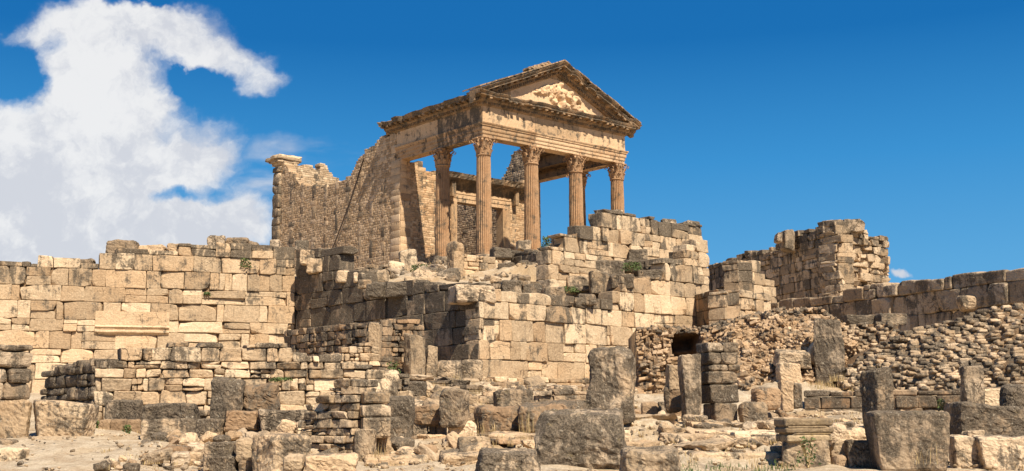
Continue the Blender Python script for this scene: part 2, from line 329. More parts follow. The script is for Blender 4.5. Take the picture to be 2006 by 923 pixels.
# ------------------------------------------------------------------ ground sheet
xs = np.concatenate([-np.geomspace(4000, 26, 24), np.arange(-25, 25.01, .13), np.geomspace(26, 4000, 24)])
ys = np.concatenate([-np.geomspace(3000, 4, 14), np.arange(-2, 13, .6), np.arange(13, 33, .11), np.arange(33, 66, .2), np.geomspace(66.3, 6000, 46)])
GX, GY = np.meshgrid(xs, ys); GZ = gz(GX, GY)
near = np.exp(-np.clip(np.hypot(GX, GY-35)-40, 0, None)/30)
PP = np.stack([GX, GY, GX*0], -1)
GZ = GZ+near*(.09*vn(PP*.55)+.06*vn(PP*1.3+5)+.05*np.abs(vn(PP*2.6+9))) - .06
hs_ = .16; ph = (GZ+.22*vn(PP*.5+3)+.10*vn(PP*1.7))/hs_; fr_ = ph-np.floor(ph); st_ = (np.floor(ph)+np.clip((fr_-.35)/.3, 0, 1)-ph)*hs_
ledge = np.clip((GX+6.2-(GY-20)*.12)/1.5, 0, 1)*np.clip((GY-19)/2, 0, 1)*np.clip((60-GY)/5, 0, 1); GZ = GZ+st_*ledge*.9
nx, ny = len(xs), len(ys); ii = np.arange(ny-1)[:, None]*nx+np.arange(nx-1)[None]
mb = MB(); mb.add(np.stack([GX, GY, GZ], -1).reshape(-1, 3), np.stack([ii, ii+1, ii+nx+1, ii+nx], -1).reshape(-1, 4))
kind(mb.build('ground', 'ground', loc=(0, 0, 0)), 'structure')
# ------------------------------------------------------------------ masonry wall builder
def lay(mb, P0, d, n, L, prof, zb, th, hs, ls, psplit=.15, gap=.012, jit=.02, lich=.45, toplich=.45, N=3, r=.025, amp=.02, skew=.02, holes=None, tol=.12, small=None, rnd=0., zoff=0.):
    """courses of stones on the vertical plane P0 + u d, outward normal n; prof = [(u,z)] top line; zb=(z at 0, z at L)"""
    pu = np.array([p[0] for p in prof]); pz = np.array([p[1] for p in prof])
    top = lambda u: np.interp(u, pu, pz)
    ztop = pz.max(); z = min(zb)-.35; yaw = math.atan2(d[1], d[0]); cen = []; half = []; lic = []; 
    R = np.stack([np.array([d[0], d[1], 0]), np.array([-n[0], -n[1], 0]), np.array([0, 0, 1.])], 1)
    if np.linalg.det(R) < 0: R = R@np.diag([1, -1, 1.])
    while z < ztop:
        h = rng.uniform(*hs); u = -rng.uniform(0, ls[0])
        while u < L:
            w = rng.uniform(*ls) if rng.random() > .12 else rng.uniform(ls[0]*.5, ls[0])
            u0, u1 = max(u, 0), min(u+w, L); u += w
            if L-u < ls[0]*.5: u1 = L; u = L+1
            if u1-u0 < .06: continue
            uc = (u0+u1)/2; sub = [(uc, z+h/2, (u1-u0)/2, h/2)]
            if rng.random() < psplit:
                k = rng.integers(0, 3)
                if k == 0: f = rng.uniform(.35, .65); sub = [(uc, z+h*f/2, (u1-u0)/2, h*f/2), (uc, z+h*f+h*(1-f)/2, (u1-u0)/2, h*(1-f)/2)]
                elif k == 1 and u1-u0 > .5: um = u0+(u1-u0)*rng.uniform(.3, .7); sub = [((u0+um)/2, z+h/2, (um-u0)/2, h/2), ((um+u1)/2, z+h/2, (u1-um)/2, h/2)]
                else:
                    q = [(u0, (u0+u1)/2), ((u0+u1)/2, u1)]; sub = [((a+b)/2, z+h*(.25+.5*k2), (b-a)/2, h/4) for a, b in q for k2 in (0, 1)]
            for (cu, cz, hw, hh) in sub:
                zz = cz; tt = min(top(cu), top(cu-hw*.6)+.15, top(cu+hw*.6)+.15)+tol*rng.uniform(-.6, .6)
                if zz+hh > tt:
                    if tt-(zz-hh) < .11: continue
                    nh = (tt-(zz-hh))/2; zz = zz-hh+nh; hh = nh
                tt = top(cu)
                if holes and any(a < cu < b and c < zz < e for a, b, c, e in holes): continue
                dj = rng.normal(0, jit); tj = th*rng.uniform(.94, 1.04)
                p = P0+d*cu+n*(dj-tj/2); cen.append((p[0], p[1], zz)); half.append((hw-gap/2, tj/2, max(hh-gap/2, .02)))
                nt = math.exp(-max(0, tt-zz-hh)/.65); lic.append(lich+toplich*nt*rng.uniform(.3, 1)+rng.normal(0, .13))
        z += h
    if not cen: return
    B = len(cen); rots = np.array([R@rxyz(rng.normal(0, (.012 if skew > .01 else .002)+rnd), rng.normal(0, .01+rnd), rng.normal(0, (.015 if skew > .01 else .002)+rnd)) for _ in range(B)])
    v, f, nv = blocks(cen, half, rots, N=N, r=r, amp=amp, skew=skew); mb.add(v, f, tintarr(B, nv, g=lic))
def core(mb, P0, d, n, L, prof, z0, th, inset=.05, drop=.12, step=.3, holes=None):
    us = np.unique(np.concatenate([np.arange(0.06, L-.05, step), [L-.06]])); pu = [p[0] for p in prof]; pz = [p[1] for p in prof]
    rows = []; 
    for u in us:
        tz = max(z0+.02, min(np.interp([u-.45, u-.2, u, u+.2, u+.45], pu, pz))-drop*1.6)
        a = P0+d*u-n*inset; b = P0+d*u-n*(th-inset)
        rows.append([(a[0], a[1], z0), (a[0], a[1], tz), (b[0], b[1], tz), (b[0], b[1], z0)])
    V = [p for r_ in rows for p in r_]; Fq = []
    for i in range(len(rows)-1):
        for k in range(3): q = i*4+k; Fq.append([q, q+4, q+5, q+1])
    Fq += [[0, 1, 2, 3], [(len(rows)-1)*4+k for k in (3, 2, 1, 0)]]
    if d[0]*n[1]-d[1]*n[0] > 0: Fq = [q[::-1] for q in Fq]
    mb.add(V, Fq, np.array([.4, .4, .5, 1.]))
def wall(name, label, cat, a, b, prof_px, zb=None, into=None, th=.7, mat='lime', cmat='mortar', part='masonry', group=None, backfill=False, **kw):
    P0 = np.array(a[:2], float); P1 = np.array(b[:2], float); L = np.linalg.norm(P1-P0); d = (P1-P0)/L; n = np.array([d[1], -d[0]])
    if n@(-P0) < 0: n = -n
    prof = sorted(onplane(px, py, P0, d) for px, py in prof_px)
    if zb is None: zb = (gz1(*(P0+n*.3))-.25, gz1(*(P1+n*.3))-.25)
    mid = (P0+P1)/2-n*th/2
    o = into or thing(name, label, cat, (mid[0], mid[1], min(zb)), group)
    mb = MB(); lay(mb, P0, d, n, L, prof, zb, th, **kw); mb.build(part, mat, o, smooth=False)
    mc = MB(); core(mc, P0, d, n, L, prof, min(zb)-.1, th, inset=min(.06+2.2*kw.get('jit', .03), th*.3)); mc.build('mortar_core', cmat, o)
    return o, P0, d, n, L, prof
# ================================================================== TEMPLE
ZF, ZA = 11.6, 20.0; ZFR, ZCO, ZCT = ZA+.96, ZA+2.1, 22.95; TW = 13.97
temple = thing('ruined_temple', 'tall ruined Roman temple with fluted columns and carved pediment above the terrace walls', 'temple', T(TW/2, 10, ZF-1.2))
def tn(n): return n
# podium
mb = MB()
for k in range(5):
    e_ = .25+.32*(4-k)
    mb.box(T, -e_*.4, TW+e_*.4, -e_, 27.2, ZF-.3*(5-k), ZF-.3*(4-k)-.004, np.array([.5, .6, .5, 1]))
mb.build('podium', 'side', temple, smooth=False)
# column
def column_parts():
    r0, r1 = .55, .475; zs0, zs1 = ZF+.42, ZA-1.22
    nf, ns = 24, 7; nr = 30; V = []; Fc = []; tt = []
    prof = [0, .045, .07, .078, .07, .045, 0]
    for i in range(nr+1):
        f = i/nr; z = zs0+(zs1-zs0)*f; r = r0-(r0-r1)*f**1.6
        for k in range(nf*ns):
            a = 2*math.pi*k/(nf*ns); fl = prof[k % ns] if .015 < f < .985 else 0.
            wear = max(0, vn(np.array([[math.cos(a)*1.3, math.sin(a)*1.3, z*.9]]))[0]-.35)*.10
            low = max(0, .16-f)/.16*.05*abs(vn(np.array([[math.cos(a)*2, math.sin(a)*2, z*2.]]))[0])
            rr = r-max(fl-low*.6, 0)*(1-wear*5)-wear*.35-low*.7
            V.append((rr*math.cos(a), rr*math.sin(a), z)); tt.append((.5, .42+.25*(1-f)*abs(math.sin(a*1.5+z)), .5, 1))
    K = nf*ns
    for i in range(nr):
        for k in range(K): k2 = (k+1) % K; Fc.append([i*K+k, i*K+k2, (i+1)*K+k2, (i+1)*K+k])
    shaft = (np.array(V), Fc, np.array(tt))
    def lathe(pr, K=40, sq=False):
        V = [(r*math.cos(2*math.pi*k/K), r*math.sin(2*math.pi*k/K), z) for r, z in pr for k in range(K)]
        return np.array(V), [[i*K+k, i*K+(k+1) % K, (i+1)*K+(k+1) % K, (i+1)*K+k] for i in range(len(pr)-1) for k in range(K)]
    bb = [(.0, ZF+.1), (.74, ZF+.1), (.78, ZF+.16), (.74, ZF+.22), (.64, ZF+.24), (.62, ZF+.29), (.67, ZF+.32), (.68, ZF+.36), (.63, ZF+.40), (.56, ZF+.43), (0, ZF+.43)]
    base = lathe(bb)
    z0 = zs1; H = ZA-zs1
    cap = MB(); v, f = lathe([(0, z0-.05), (.50, z0-.05), (.53, z0-.02), (.53, z0+.03), (.47, z0+.05), (.44, z0+.2), (.45, z0+H*.6), (.50, z0+H*.8), (.58, z0+H*.88), (0, z0+H*.88)], 32); cap.add(v, f)
    def leaf(a, zb, hh, w, out, curl=.12, tip=.08):
        n, mW = 9, 6; V = []
        for i in range(n+1):
            s = i/n; 
            rad = .455+out*s**2.2 + (.03 if s < .9 else 0); z = zb+hh*min(s*1.12, 1)-(max(0, s-.86)*tip*6)
            ww = w*(.75+.45*math.sin(min(s, .8)*2.6))*(1-max(0, s-.7)*1.6)
            for j in range(-mW//2, mW//2+1):
                jj = j/(mW/2); lob = .82+.18*math.cos(s*26+abs(jj)*2)
                rr = rad+.035*(1-abs(jj))-.03*jj*jj+.018*math.cos(jj*9)
                aa = a+ww*jj*lob/max(rad, .3)
                V.append((rr*math.cos(aa), rr*math.sin(aa), z))
        V = np.array(V); m = mW+1; inner = V.copy(); inner[:, :2] *= .94; inner[:, 2] -= .015; N_ = len(V)
        Fq = [[i*m+j, i*m+j+1, (i+1)*m+j+1, (i+1)*m+j] for i in range(n) for j in range(mW)]
        Fi = [[N_+q for q in f[::-1]] for f in Fq]
        bd = [i*m for i in range(n+1)]+[n*m+j for j in range(1, m)]+[i*m+mW for i in range(n-1, -1, -1)]
        Fs = [[bd[i], bd[i+1], bd[i+1]+N_, bd[i]+N_] for i in range(len(bd)-1)]
        cap.add(np.concatenate([V, inner]), Fq+Fi+Fs, np.array([.6, .38, .5, 1]))
    for k in range(8): leaf(k*math.pi/4+math.pi/8, z0+.05, H*.34, .17, .17)
    for k in range(8): leaf(k*math.pi/4, z0+.12, H*.56, .17, .22)
    for k in range(4):           # corner volutes and the small inner helices
        a = math.pi/4+k*math.pi/2
        for da, rr0, rr1, zz in ((0, .5, .80, .84), (-.55, .47, .56, .78), (.55, .47, .56, .78)):
            aa = a+da; V = []; Q = 22; rad0 = .13 if da == 0 else .085
            for i in range(Q+1):
                s = i/Q
                if s < .45: q = s/.45; rr = rr0+(rr1-rr0)*q**1.6; z = z0+H*(.45+(zz-.40)*q**.8); th = .05
                else:
                    q = (s-.45)/.55; an = math.pi/2-q*math.pi*2.6; rad = rad0*(1-q*.75); rr = rr1+math.cos(an)*rad; z = z0+H*(zz+.05)-rad0+math.sin(an)*rad; th = .045*(1-q*.4)
                for sd in (-1, 1):
                    wd = (.085 if da == 0 else .05)*(1-.3*s)
                    ox, oy = -math.sin(aa)*sd*wd, math.cos(aa)*sd*wd
                    for ot in (0, th): V.append(((rr+ot)*math.cos(aa)+ox, (rr+ot)*math.sin(aa)+oy, z-(ot*.5)))
            Fq = []
            for i in range(Q):
                b_ = i*4
                for p, q in ((0, 1), (1, 3), (3, 2), (2, 0)): Fq.append([b_+p, b_+q, b_+4+q, b_+4+p])
            Fq += [[0, 2, 3, 1], [Q*4+1, Q*4+3, Q*4+2, Q*4]]
            cap.add(V, Fq, np.array([.6, .38, .5, 1]))
    # abacus with hollowed sides
    ring = []
    for k in range(4):
        for i in range(10):
            s = i/10; a = math.pi/4+k*math.pi/2+s*math.pi/2
            rad = .60/max(abs(math.cos(a)), abs(math.sin(a))) if True else 0
            rad = rad*(1-.13*math.sin(s*math.pi)); rad = min(rad, .80)
            ring.append((rad*math.cos(a), rad*math.sin(a)))
    K = len(ring); V = [(x*q, y*q, z) for q, z in ((.92, z0+H*.88), (.97, z0+H*.93), (1, z0+H*.95), (1, z0+H*.995)) for x, y in ring]
    cap.add(V, [[i*K+k, i*K+(k+1) % K, (i+1)*K+(k+1) % K, (i+1)*K+k] for i in range(3) for k in range(K)]+[list(range(K))[::-1], [3*K+k for k in range(K)]], np.array([.5, .45, .5, 1]))
    for k in range(4): # fleuron on each side
        v, f, nv = blocks([(.56*math.cos(k*math.pi/2), .56*math.sin(k*math.pi/2), z0+H*.93)], [(.07, .07, .08)], rz(k*math.pi/2), N=4, r=.05, amp=.08); cap.add(v, f)
    return shaft, base, cap
shaft, base, cap = column_parts()
cols = [(i*4.346+.46, .46) for i in range(4)]+[(.46, .46+4.45), (TW-.46, .46+4.05)]
cap_v = np.concatenate(cap.v); cap_t = np.concatenate(cap.t); cap_f = cap.f
for ci, (a, b) in enumerate(cols):
    P = T(a, b, 0)
    def sh(v, s=0, amp=0):
        v = np.array(v, float)
        if amp: v = v+vn3(v*3.5+ci*31.7)*amp
        c_, s_ = math.cos(-TH+math.pi/2), math.sin(-TH+math.pi/2)
        v = np.stack([v[:, 0]*c_-v[:, 1]*s_, v[:, 0]*s_+v[:, 1]*c_, v[:, 2]], 1)
        return v+P
    mb = MB(); mb.add(sh(shaft[0], amp=.012), shaft[1], shaft[2]); so_ = mb.build('column', 'column', temple)
    mb = MB(); mb.add(sh(base[0], amp=.02), base[1]); v, f, nv = blocks([(0, 0, ZF+.05)], [(.8, .8, .07)], np.eye(3), N=6, r=.03); mb.add(sh(v), f); mb.build('base', 'column', so_)
    mb = MB(); mb.add(sh(cap_v, amp=.035), cap_f, cap_t); mb.build('capital', 'column', so_)
# architrave: three fasciae and a crown moulding, swept along front and both sides
def sweep(mb, prof, a0, b0, a1, b1, tint=None, seg=None, jam=0., inner=None, mitre0=0, mitre1=0):
    """prof [(out,z)] swept from (a0,b0) to (a1,b1); outward = left/right given by sign of cross so that out points away from the building"""
    A = np.array([a0, b0], float); Bv = np.array([a1, b1], float); L = np.linalg.norm(Bv-A); d = (Bv-A)/L; o = np.array([d[1], -d[0]])
    seg = seg or max(1, int(L/.35)); V = []; tl = []
    for i in range(seg+1):
        s = i/seg
        for (out, z) in prof:
            q = A+d*(s*L+(-out*mitre0 if i == 0 else 0)+(out*mitre1 if i == seg else 0))+o*out
            V.append(T(q[0], q[1], z)); tl.append((.5+.3*math.sin(s*9), .5, .5, 1))
    V = np.array(V); m = len(prof)
    if jam: V = V+vn3(V*2.3)*jam+vn3(V*6.)*jam*.4
    Fq = [[i*m+j, (i+1)*m+j, (i+1)*m+j+1, i*m+j+1] for i in range(seg) for j in range(m-1)]
    Fq += [[j for j in range(m)], [seg*m+j for j in range(m)][::-1]]
    mb.add(V, Fq, np.array(tint) if tint is not None else np.array(tl))
t_ = .92
ap = FA = [(-t_, ZA), (-.05, ZA), (-.05, ZA+.20), (-.02, ZA+.20), (-.02, ZA+.23), (.0, ZA+.235), (.0, ZA+.45), (.045, ZA+.455), (.045, ZA+.50), (.06, ZA+.505), (.06, ZA+.73), (.12, ZA+.74), (.12, ZA+.79), (.17, ZA+.86), (.19, ZA+.92), (.19, ZFR-.01), (-.02, ZFR), (-t_, ZFR)]
ap2 = [(-t_, ZFR+.003), (0, ZFR+.003), (0, ZCO), (-t_, ZCO)]
def ents(prof, name, mat, gap=.0, jam=.01):
    mb = MB()
    # joints over the columns: separate stones along the run
    fr = [0, 4.8, 9.15, TW]
    for i in range(3): sweep(mb, prof, fr[i]+(.008 if i else 0), 0, fr[i+1]-(.008 if i < 2 else 0), 0, jam=jam, mitre0=1 if i == 0 else 0, mitre1=1 if i == 2 else 0, tint=(rng.random(), .35+.25*rng.random(), rng.random(), 1))
    sb = [t_+.006, 4.9, 9.8]
    for i in range(2):
        sweep(mb, prof, 0, sb[i+1]-.008, 0, sb[i], jam=jam, tint=(rng.random(), .45+.5*(i == 0), rng.random(), 1), mitre1=0)
        sweep(mb, prof, TW, sb[i], TW, sb[i+1]-.008, jam=jam, tint=(rng.random(), .6, rng.random(), 1))
    return mb.build(name, mat, temple, smooth=False)
ents(ap, 'architrave', 'temple'); ents(ap2, 'frieze', 'temple')
# architrave corner: fill the outer mouldings at the mitre on the two sides
mb = MB(); sweep(mb, [(-.1, ZA)]+FA[1:-1]+[(-.1, ZFR)], 0, t_+.006, 0, 0, mitre1=1, jam=.006, tint=(.5, .7, .5, 1))
sweep(mb, [(-.1, ZFR+.006), (.003, ZFR+.006), (.003, ZCO), (-.1, ZCO)], 0, t_+.006, 0, 0.02, jam=.004, tint=(.5, .9, .5, 1)); mb.build('corner_block', 'temple', temple, smooth=False)
# cornice: bed mould, dentils, corona with modillions, sima with broken edge
def cornice_run(a0, b0, a1, b1, m0, m1, z0, z1=None, rake=0., seedoff=0, broken=.5):
    A = np.array([a0, b0], float); Bv = np.array([a1, b1], float); L = np.linalg.norm(Bv-A); d = (Bv-A)/L; o = np.array([d[1], -d[0]])
    z1 = z0 if z1 is None else z1; sl_ = (z1-z0)/L
    bed, mod = MB(), []
    H = ZCT-ZCO
    def P(u, out, z): q = A+d*u+o*out; return T(q[0], q[1], z0+sl_*u+z)
    prof = [(-.3, 0), (.03, 0), (.10, .06), (.12, .10), (.12, .24), (.20, .26), (.26, .33), (.30, .36), (.30, .52), (.78, .53), (.80, .68), (.86, .70), (.94, .80), (.96, H), (.5, H+.02), (-.3, H+.04)]
    n = int(L/.22)
    edge = []
    x = 0; e = 0
    for i in range(n+1):
        if rng.random() < .28: e = -abs(rng.normal(0, .13))*broken*1.6 - (.22*broken if rng.random() < .12 else 0)
        edge.append(e)
    V = []
    for i in range(n+1):
        u = L*i/n
        for (out, z) in prof:
            ex = max(0, (out-.45)/.5)*edge[i]; uu = u+(-out*m0 if i == 0 else 0)+(out*m1 if i == n else 0)
            zz = z+ (edge[i]*.25 if z > .66 and out > .5 else 0)
            V.append(P(uu, out+ex, zz))
    V = np.array(V)+vn3(np.array(V)*3.+seedoff)*.028; m_ = len(prof)
    Fq = [[i*m_+j, (i+1)*m_+j, (i+1)*m_+j+1, i*m_+j+1] for i in range(n) for j in range(m_-1)]
    Fq += [[j for j in range(m_)], [n*m_+j for j in range(m_)][::-1]]
    tt = np.array([(.5, .45+.25*(out > .7)+.2*math.sin(i*.7), .5, 1) for i in range(n+1) for (out, z) in prof]); bed.add(V, Fq, tt)
    def cube(mb_, u0, u1, o0, o1, za, zb_):
        Pq = [P(u, o_, z) for z in (za, zb_) for u, o_ in ((u0, o1), (u1, o1), (u1, o0), (u0, o0))]
        Pq = np.array(Pq)+rng.normal(0, .006, (8, 3))
        q_ = (Pq, [[3, 2, 1, 0], [4, 5, 6, 7], [0, 1, 5, 4], [1, 2, 6, 5], [2, 3, 7, 6], [3, 0, 4, 7]], np.array([rng.random(), .4, .5, 1]))
        if mb_ is mod: mod.append(q_)
        else: mb_.add(*q_)
    u = .02
    while u < L-.1:
        if rng.random() > .06: cube(bed, u, u+.11, .10, .23, .10, .235)
        u += .185
    u = .12
    while u < L-.3:
        if rng.random() > .1: cube(mod, u, u+.24, .28, .70+rng.uniform(-.15, .03), .385+rng.uniform(0, .02), .525)
        u += .56
    return bed, None, mod
def join(parts):
    o = MB()
    for p in parts:
        off = 0
        v = np.concatenate(p.v); tt = np.concatenate(p.t); o.add(v, [list(q) for q in p.f], tt)
    return o
def cornice(name, runs):
    R = [cornice_run(*r) for r in runs]
    o = join([r[0] for r in R]).build(name, 'cornice', temple, smooth=False)
    for r in R:
        for v_, f_, t__ in r[2]: MB().add(v_, f_, t__).build('modillion', 'cornice', o, smooth=False)
cornice('cornice', [(0, 0, TW, 0, 1, 1, ZCO, None, 0, 1, .7), (0, 11.0, 0, 0, 0, 1, ZCO, None, 0, 2, 1.3), (TW, 0, TW, 11.5, 1, 0, ZCO, None, 0, 3, .8)])
rk = 3.42; half = TW/2
rz0 = ZCT-.80; rz1 = 26.35-.85
cornice('raking_cornice', [(-.9, -.015, half, -.015, 0, 0, rz0, rz1, 0, 4, .35), (half, -.015, TW+.9, -.015, 0, 0, rz1, rz0, 0, 5, .55)])
# tympanum wall and pediment backing
def tri(mb, b0, b1, inset, z0, slope_top):
    pts = [(inset, z0), (TW-inset, z0), (half, slope_top)]
    V = [T(a, b, z) for b in (b0, b1) for a, z in pts]
    mb.add(V, [[0, 1, 2], [5, 4, 3], [1, 0, 3, 4], [2, 1, 4, 5], [0, 2, 5, 3]], np.array([.4, .62, .5, 1]))
mb = MB(); tri(mb, .10, .85, -.3, ZCT-.55, rz1+.55); tm = mb.build('tympanum', 'temple', temple, smooth=False)
# roofing slabs on the raking top
mb = MB()
for sgn in (-1, 1):
    for k in range(13):
        f0, f1 = k/13, (k+1)/13-.004
        if sgn > 0: f0, f1 = f0, f1
        aa0, aa1 = half+sgn*f0*(half+.95), half+sgn*f1*(half+.95)
        z0_, z1_ = rz1+.89-f0*(rz1-rz0), rz1+.89-f1*(rz1-rz0); e1 = -.93+rng.uniform(0, .12); dz = rng.uniform(0, .035)
        V = [T(aa0, e1, z0_+dz), T(aa1, e1, z1_+dz), T(aa1, 1.0, z1_+dz), T(aa0, 1.0, z0_+dz)]; V2 = [p+np.array([0, 0, .09]) for p in V]
        mb.add(V+V2, [[3, 2, 1, 0], [4, 5, 6, 7], [0, 1, 5, 4], [1, 2, 6, 5], [2, 3, 7, 6], [3, 0, 4, 7]], np.array([.8, .55, .4, 1]))
for k in range(7):
    p = T(half-1.2-k*.32, -.35, 0); q = 1.2+k*.32
    v, f, nv = blocks([(p[0], p[1], rz1+1.02-q*(rz1-rz0)/(half+.95))], [(.26, .3, .09)], rxyz(0, .3, -TH+1.57), N=4, r=.04, amp=.1); mb.add(v, f, np.array([.9, .3, .4, 1]))
mb.build('roof_slabs', 'cornice', temple, smooth=False)
# sculpted relief (worn winged figure with a second figure): height field on the tympanum
nu, nv_ = 130, 64; us = np.linspace(2.6, TW-2.3, nu); vs = np.linspace(ZCT-.15, 25.2, nv_); UU, VV = np.meshgrid(us, vs)
def bump_(cx, cz, rx, rz_, ang, h, p=2.):
    c, s = math.cos(ang), math.sin(ang); x = (UU-cx)*c+(VV-cz)*s; z = -(UU-cx)*s+(VV-cz)*c
    return h*np.clip(1-(np.abs(x/rx)**p+np.abs(z/rz_)**p), 0, None)**.5
hf = np.zeros_like(UU)
for q in [(6.3, 24.35, 1.3, .38, .35, .22), (5.6, 24.1, .9, .3, .25, .18), (7.25, 24.15, .34, .62, .2, .38), (7.35, 24.85, .2, .24, 0, .38), (8.2, 24.1, .95, .30, -.55, .26), (8.6, 23.75, .32, .55, .35, .34),
          (8.3, 24.35, .22, .24, 0, .36), (7.5, 23.45, .3, .62, -.3, .34), (8.0, 23.3, .26, .5, .4, .30), (9.2, 23.4, .5, .28, -.3, .26), (6.6, 23.6, .26, .5, .5, .28), (9.0, 24.0, .5, .16, -.7, .3), (6.9, 23.15, .7, .25, 0, .2), (9.9, 23.2, .5, .2, -.2, .16)]:
    hf = np.maximum(hf, bump_(*q))
hf = hf+np.where(hf > .08, .05*np.sin(UU*22+VV*14)*np.clip((UU < 7)*1., 0, 1), 0)
PPn = np.stack([UU, VV, UU*0], -1); hf = hf+np.where(hf > .01, .12*vn(PPn*3.5)+.06*vn(PPn*9), .0)+.015*vn(PPn*2)
ins = (VV < ZCT-.55+(1-np.abs(UU-half)/(half+.3))*(rz1+.55-ZCT+.55)-.15)
V = np.array([T(UU[j, i], .10-.02-max(hf[j, i], 0), VV[j, i]) for j in range(nv_) for i in range(nu)])
Fq = [[j*nu+i, j*nu+i+1, (j+1)*nu+i+1, (j+1)*nu+i] for j in range(nv_-1) for i in range(nu-1) if ins[j, i] and ins[j+1, i+1] and ins[j+1, i]]
mb = MB(); mb.add(V, Fq, np.array([.95, .05, .2, 1])); mb.build('figure_relief', 'temple', tm)
# ---- cella side walls (small stones between vertical chains of big slabs)
def africanum(mb_big, mb_small, P0, d, n, L, prof, z0, th, chain=1.75, cw=.42, holes=None, hs=(.15, .22), ls=(.18, .42), lich=.45, firstbig=0.):
    R = np.stack([np.array([d[0], d[1], 0]), np.array([-n[0], -n[1], 0]), np.array([0, 0, 1.])], 1)
    if np.linalg.det(R) < 0: R = R@np.diag([1, -1, 1.])
    pu = [p[0] for p in prof]; pz = [p[1] for p in prof]; top = lambda u: np.interp(u, pu, pz)
    cuts = []; u = firstbig+.3; cen = []; half = []; lic = []
    def addb(u0, u1, za, zb_, l=.0, out=0.):
        if za > top((u0+u1)/2)-.1: return
        zb_ = min(zb_, top((u0+u1)/2)+.1)
        if zb_-za < .1: return
        if holes and any(a-.02 < (u0+u1)/2 < b+.02 and c < (za+zb_)/2 < e for a, b, c, e in holes): return
        p = P0+d*(u0+u1)/2+n*(.004+out+rng.normal(0, .004)-th/2); cen.append((p[0], p[1], (za+zb_)/2)); half.append(((u1-u0)/2-.008, th/2, (zb_-za)/2-.008)); lic.append(lich+l+rng.normal(0, .15))
    if firstbig:
        z = z0
        while z < max(pz):
            h = rng.uniform(.42, .62); w = firstbig*(1 if rng.random() < .5 else .6); addb(0, w, z, z+h, .05, .02); 
            if w < firstbig: addb(w, firstbig*rng.uniform(.85, 1.3), z, z+h, 0, .0)
            z += h
    cu = firstbig+chain*.6
    while cu < L-.2:
        z = z0; tall = True; w0 = cw*rng.uniform(.8, 1.2)
        while z < max(pz):
            h = rng.uniform(.85, 1.5) if tall else rng.uniform(.32, .45); w = w0 if tall else w0*rng.uniform(1.5, 2.2)
            addb(cu-w/2, cu+w/2, z, z+h, .5); cuts.append((cu-w/2, cu+w/2, z, z+h)); z += h; tall = not tall
        cu += chain*rng.uniform(.85, 1.15)
    R_ = np.array([R@rxyz(0, rng.normal(0, .004), rng.normal(0, .003)) for _ in cen])
    v, f, nv = blocks(cen, half, R_, N=3, r=.02, amp=.015, skew=.015); mb_big.add(v, f, tintarr(len(cen), nv, g=lic))
    lay(mb_small, P0, d, n, L, prof, (z0, z0), th-.02, hs, ls, psplit=.1, gap=.010, jit=.004, lich=lich, toplich=.15, N=3, r=.012, amp=.014, skew=.008, holes=holes, tol=.08)
def cwall(name, a0, b0, a1, b1, outward, prof, z0=ZF, th=.8, mat='side', **kw):
    P0 = T(a0, b0, 0)[:2]; P1 = T(a1, b1, 0)[:2]; L = np.linalg.norm(P1-P0); d = (P1-P0)/L; n = outward
    o = thing_part(name, T((a0+a1)/2, (b0+b1)/2, z0)) if False else None
    big, small, c_ = MB(), MB(), MB()
    africanum(big, small, P0, d, n, L, prof, z0, th, **kw); core(c_, P0, d, n, L, prof, z0-.1, th, inset=.035, drop=.08, step=.2)
    w_ = small.build(name, mat, temple); big.build('stone_chain', mat, w_); c_.build('mortar_core', 'mortar', w_)
    return w_
# left side wall (outer face a=0), u = b-9.35
b9 = 9.35
lp = [(9.35, 20.0), (9.37, 20.0)]
lw = [(9.36, 19.98), (9.79, 19.98), (9.81, 22.1), (12.2, 22.1), (12.3, 22.0), (12.9, 21.55), (13.9, 21.6), (14.2, 21.1), (14.9, 20.98), (15.3, 20.5), (15.7, 19.9), (16.5, 19.7), (17.6, 19.62), (19.2, 19.6), (20.5, 19.7), (22.3, 20.1), (23.4, 20.4), (24.1, 21.0), (24.8, 21.5), (25.4, 22.1), (25.6, 22.6), (26.6, 22.7)]
cwall('left_cella_wall', 0, b9, 0, 26.6, -DF, [(b-b9, z) for b, z in lw], mat='coursed', firstbig=1.1, chain=1.7, cw=.5, lich=.28)
# rear wall inner face visible above the broken side wall
rw = [(0, 22.6), (1.9, 22.6), (2.0, 22.75), (2.9, 22.86), (3.05, 22.3), (3.45, 22.35), (3.5, 23.1), (4.2, 23.05), (4.4, 22.5), (5.0, 22.1), (5.5, 21.8), (7, 20.6), (9, 19.9), (13.9, 19.8)]
cwall('rear_cella_wall', .05, 26, TW-.1, 26, -DS, rw, mat='lime', chain=1.9, lich=.3)
# right side wall, inner face a=13.1
rr_ = [(9.36, 19.98), (9.8, 20.0), (9.82, 22.2), (10.5, 22.9), (11.3, 22.85), (11.9, 22.7), (12.2, 22.0), (12.8, 21.2), (13.2, 20.7), (14.5, 20.2), (16.6, 19.74), (19.2, 19.8), (26, 19.9)]
cwall('right_cella_wall', 13.1, b9, 13.1, 25.9, -DF, [(b-b9, z) for b, z in rr_], chain=2.1, mat='side', th=.85, firstbig=.8)
# front wall of the cella, with doorway
fw = [(.0, 20.0), (.82, 19.98), (.84, 19.95), (1.3, 19.97), (2.05, 20.05), (2.07, 19.5), (3.1, 19.5), (4.5, 19.45), (10.9, 19.45), (11.9, 19.4), (12.0, 19.9), (13.9, 20)]
DO0, DO1, DT = 5.25, 9.85, 17.45
cwall('front_cella_wall', .03, b9-.03, TW-.05, b9-.03, -DS, fw, mat='temple', chain=1.5, cw=.5, lich=.2, th=.8, firstbig=.9, holes=[(DO0-.6, DO1+.6, 0, DT+.9)], hs=(.14, .20), ls=(.2, .5))
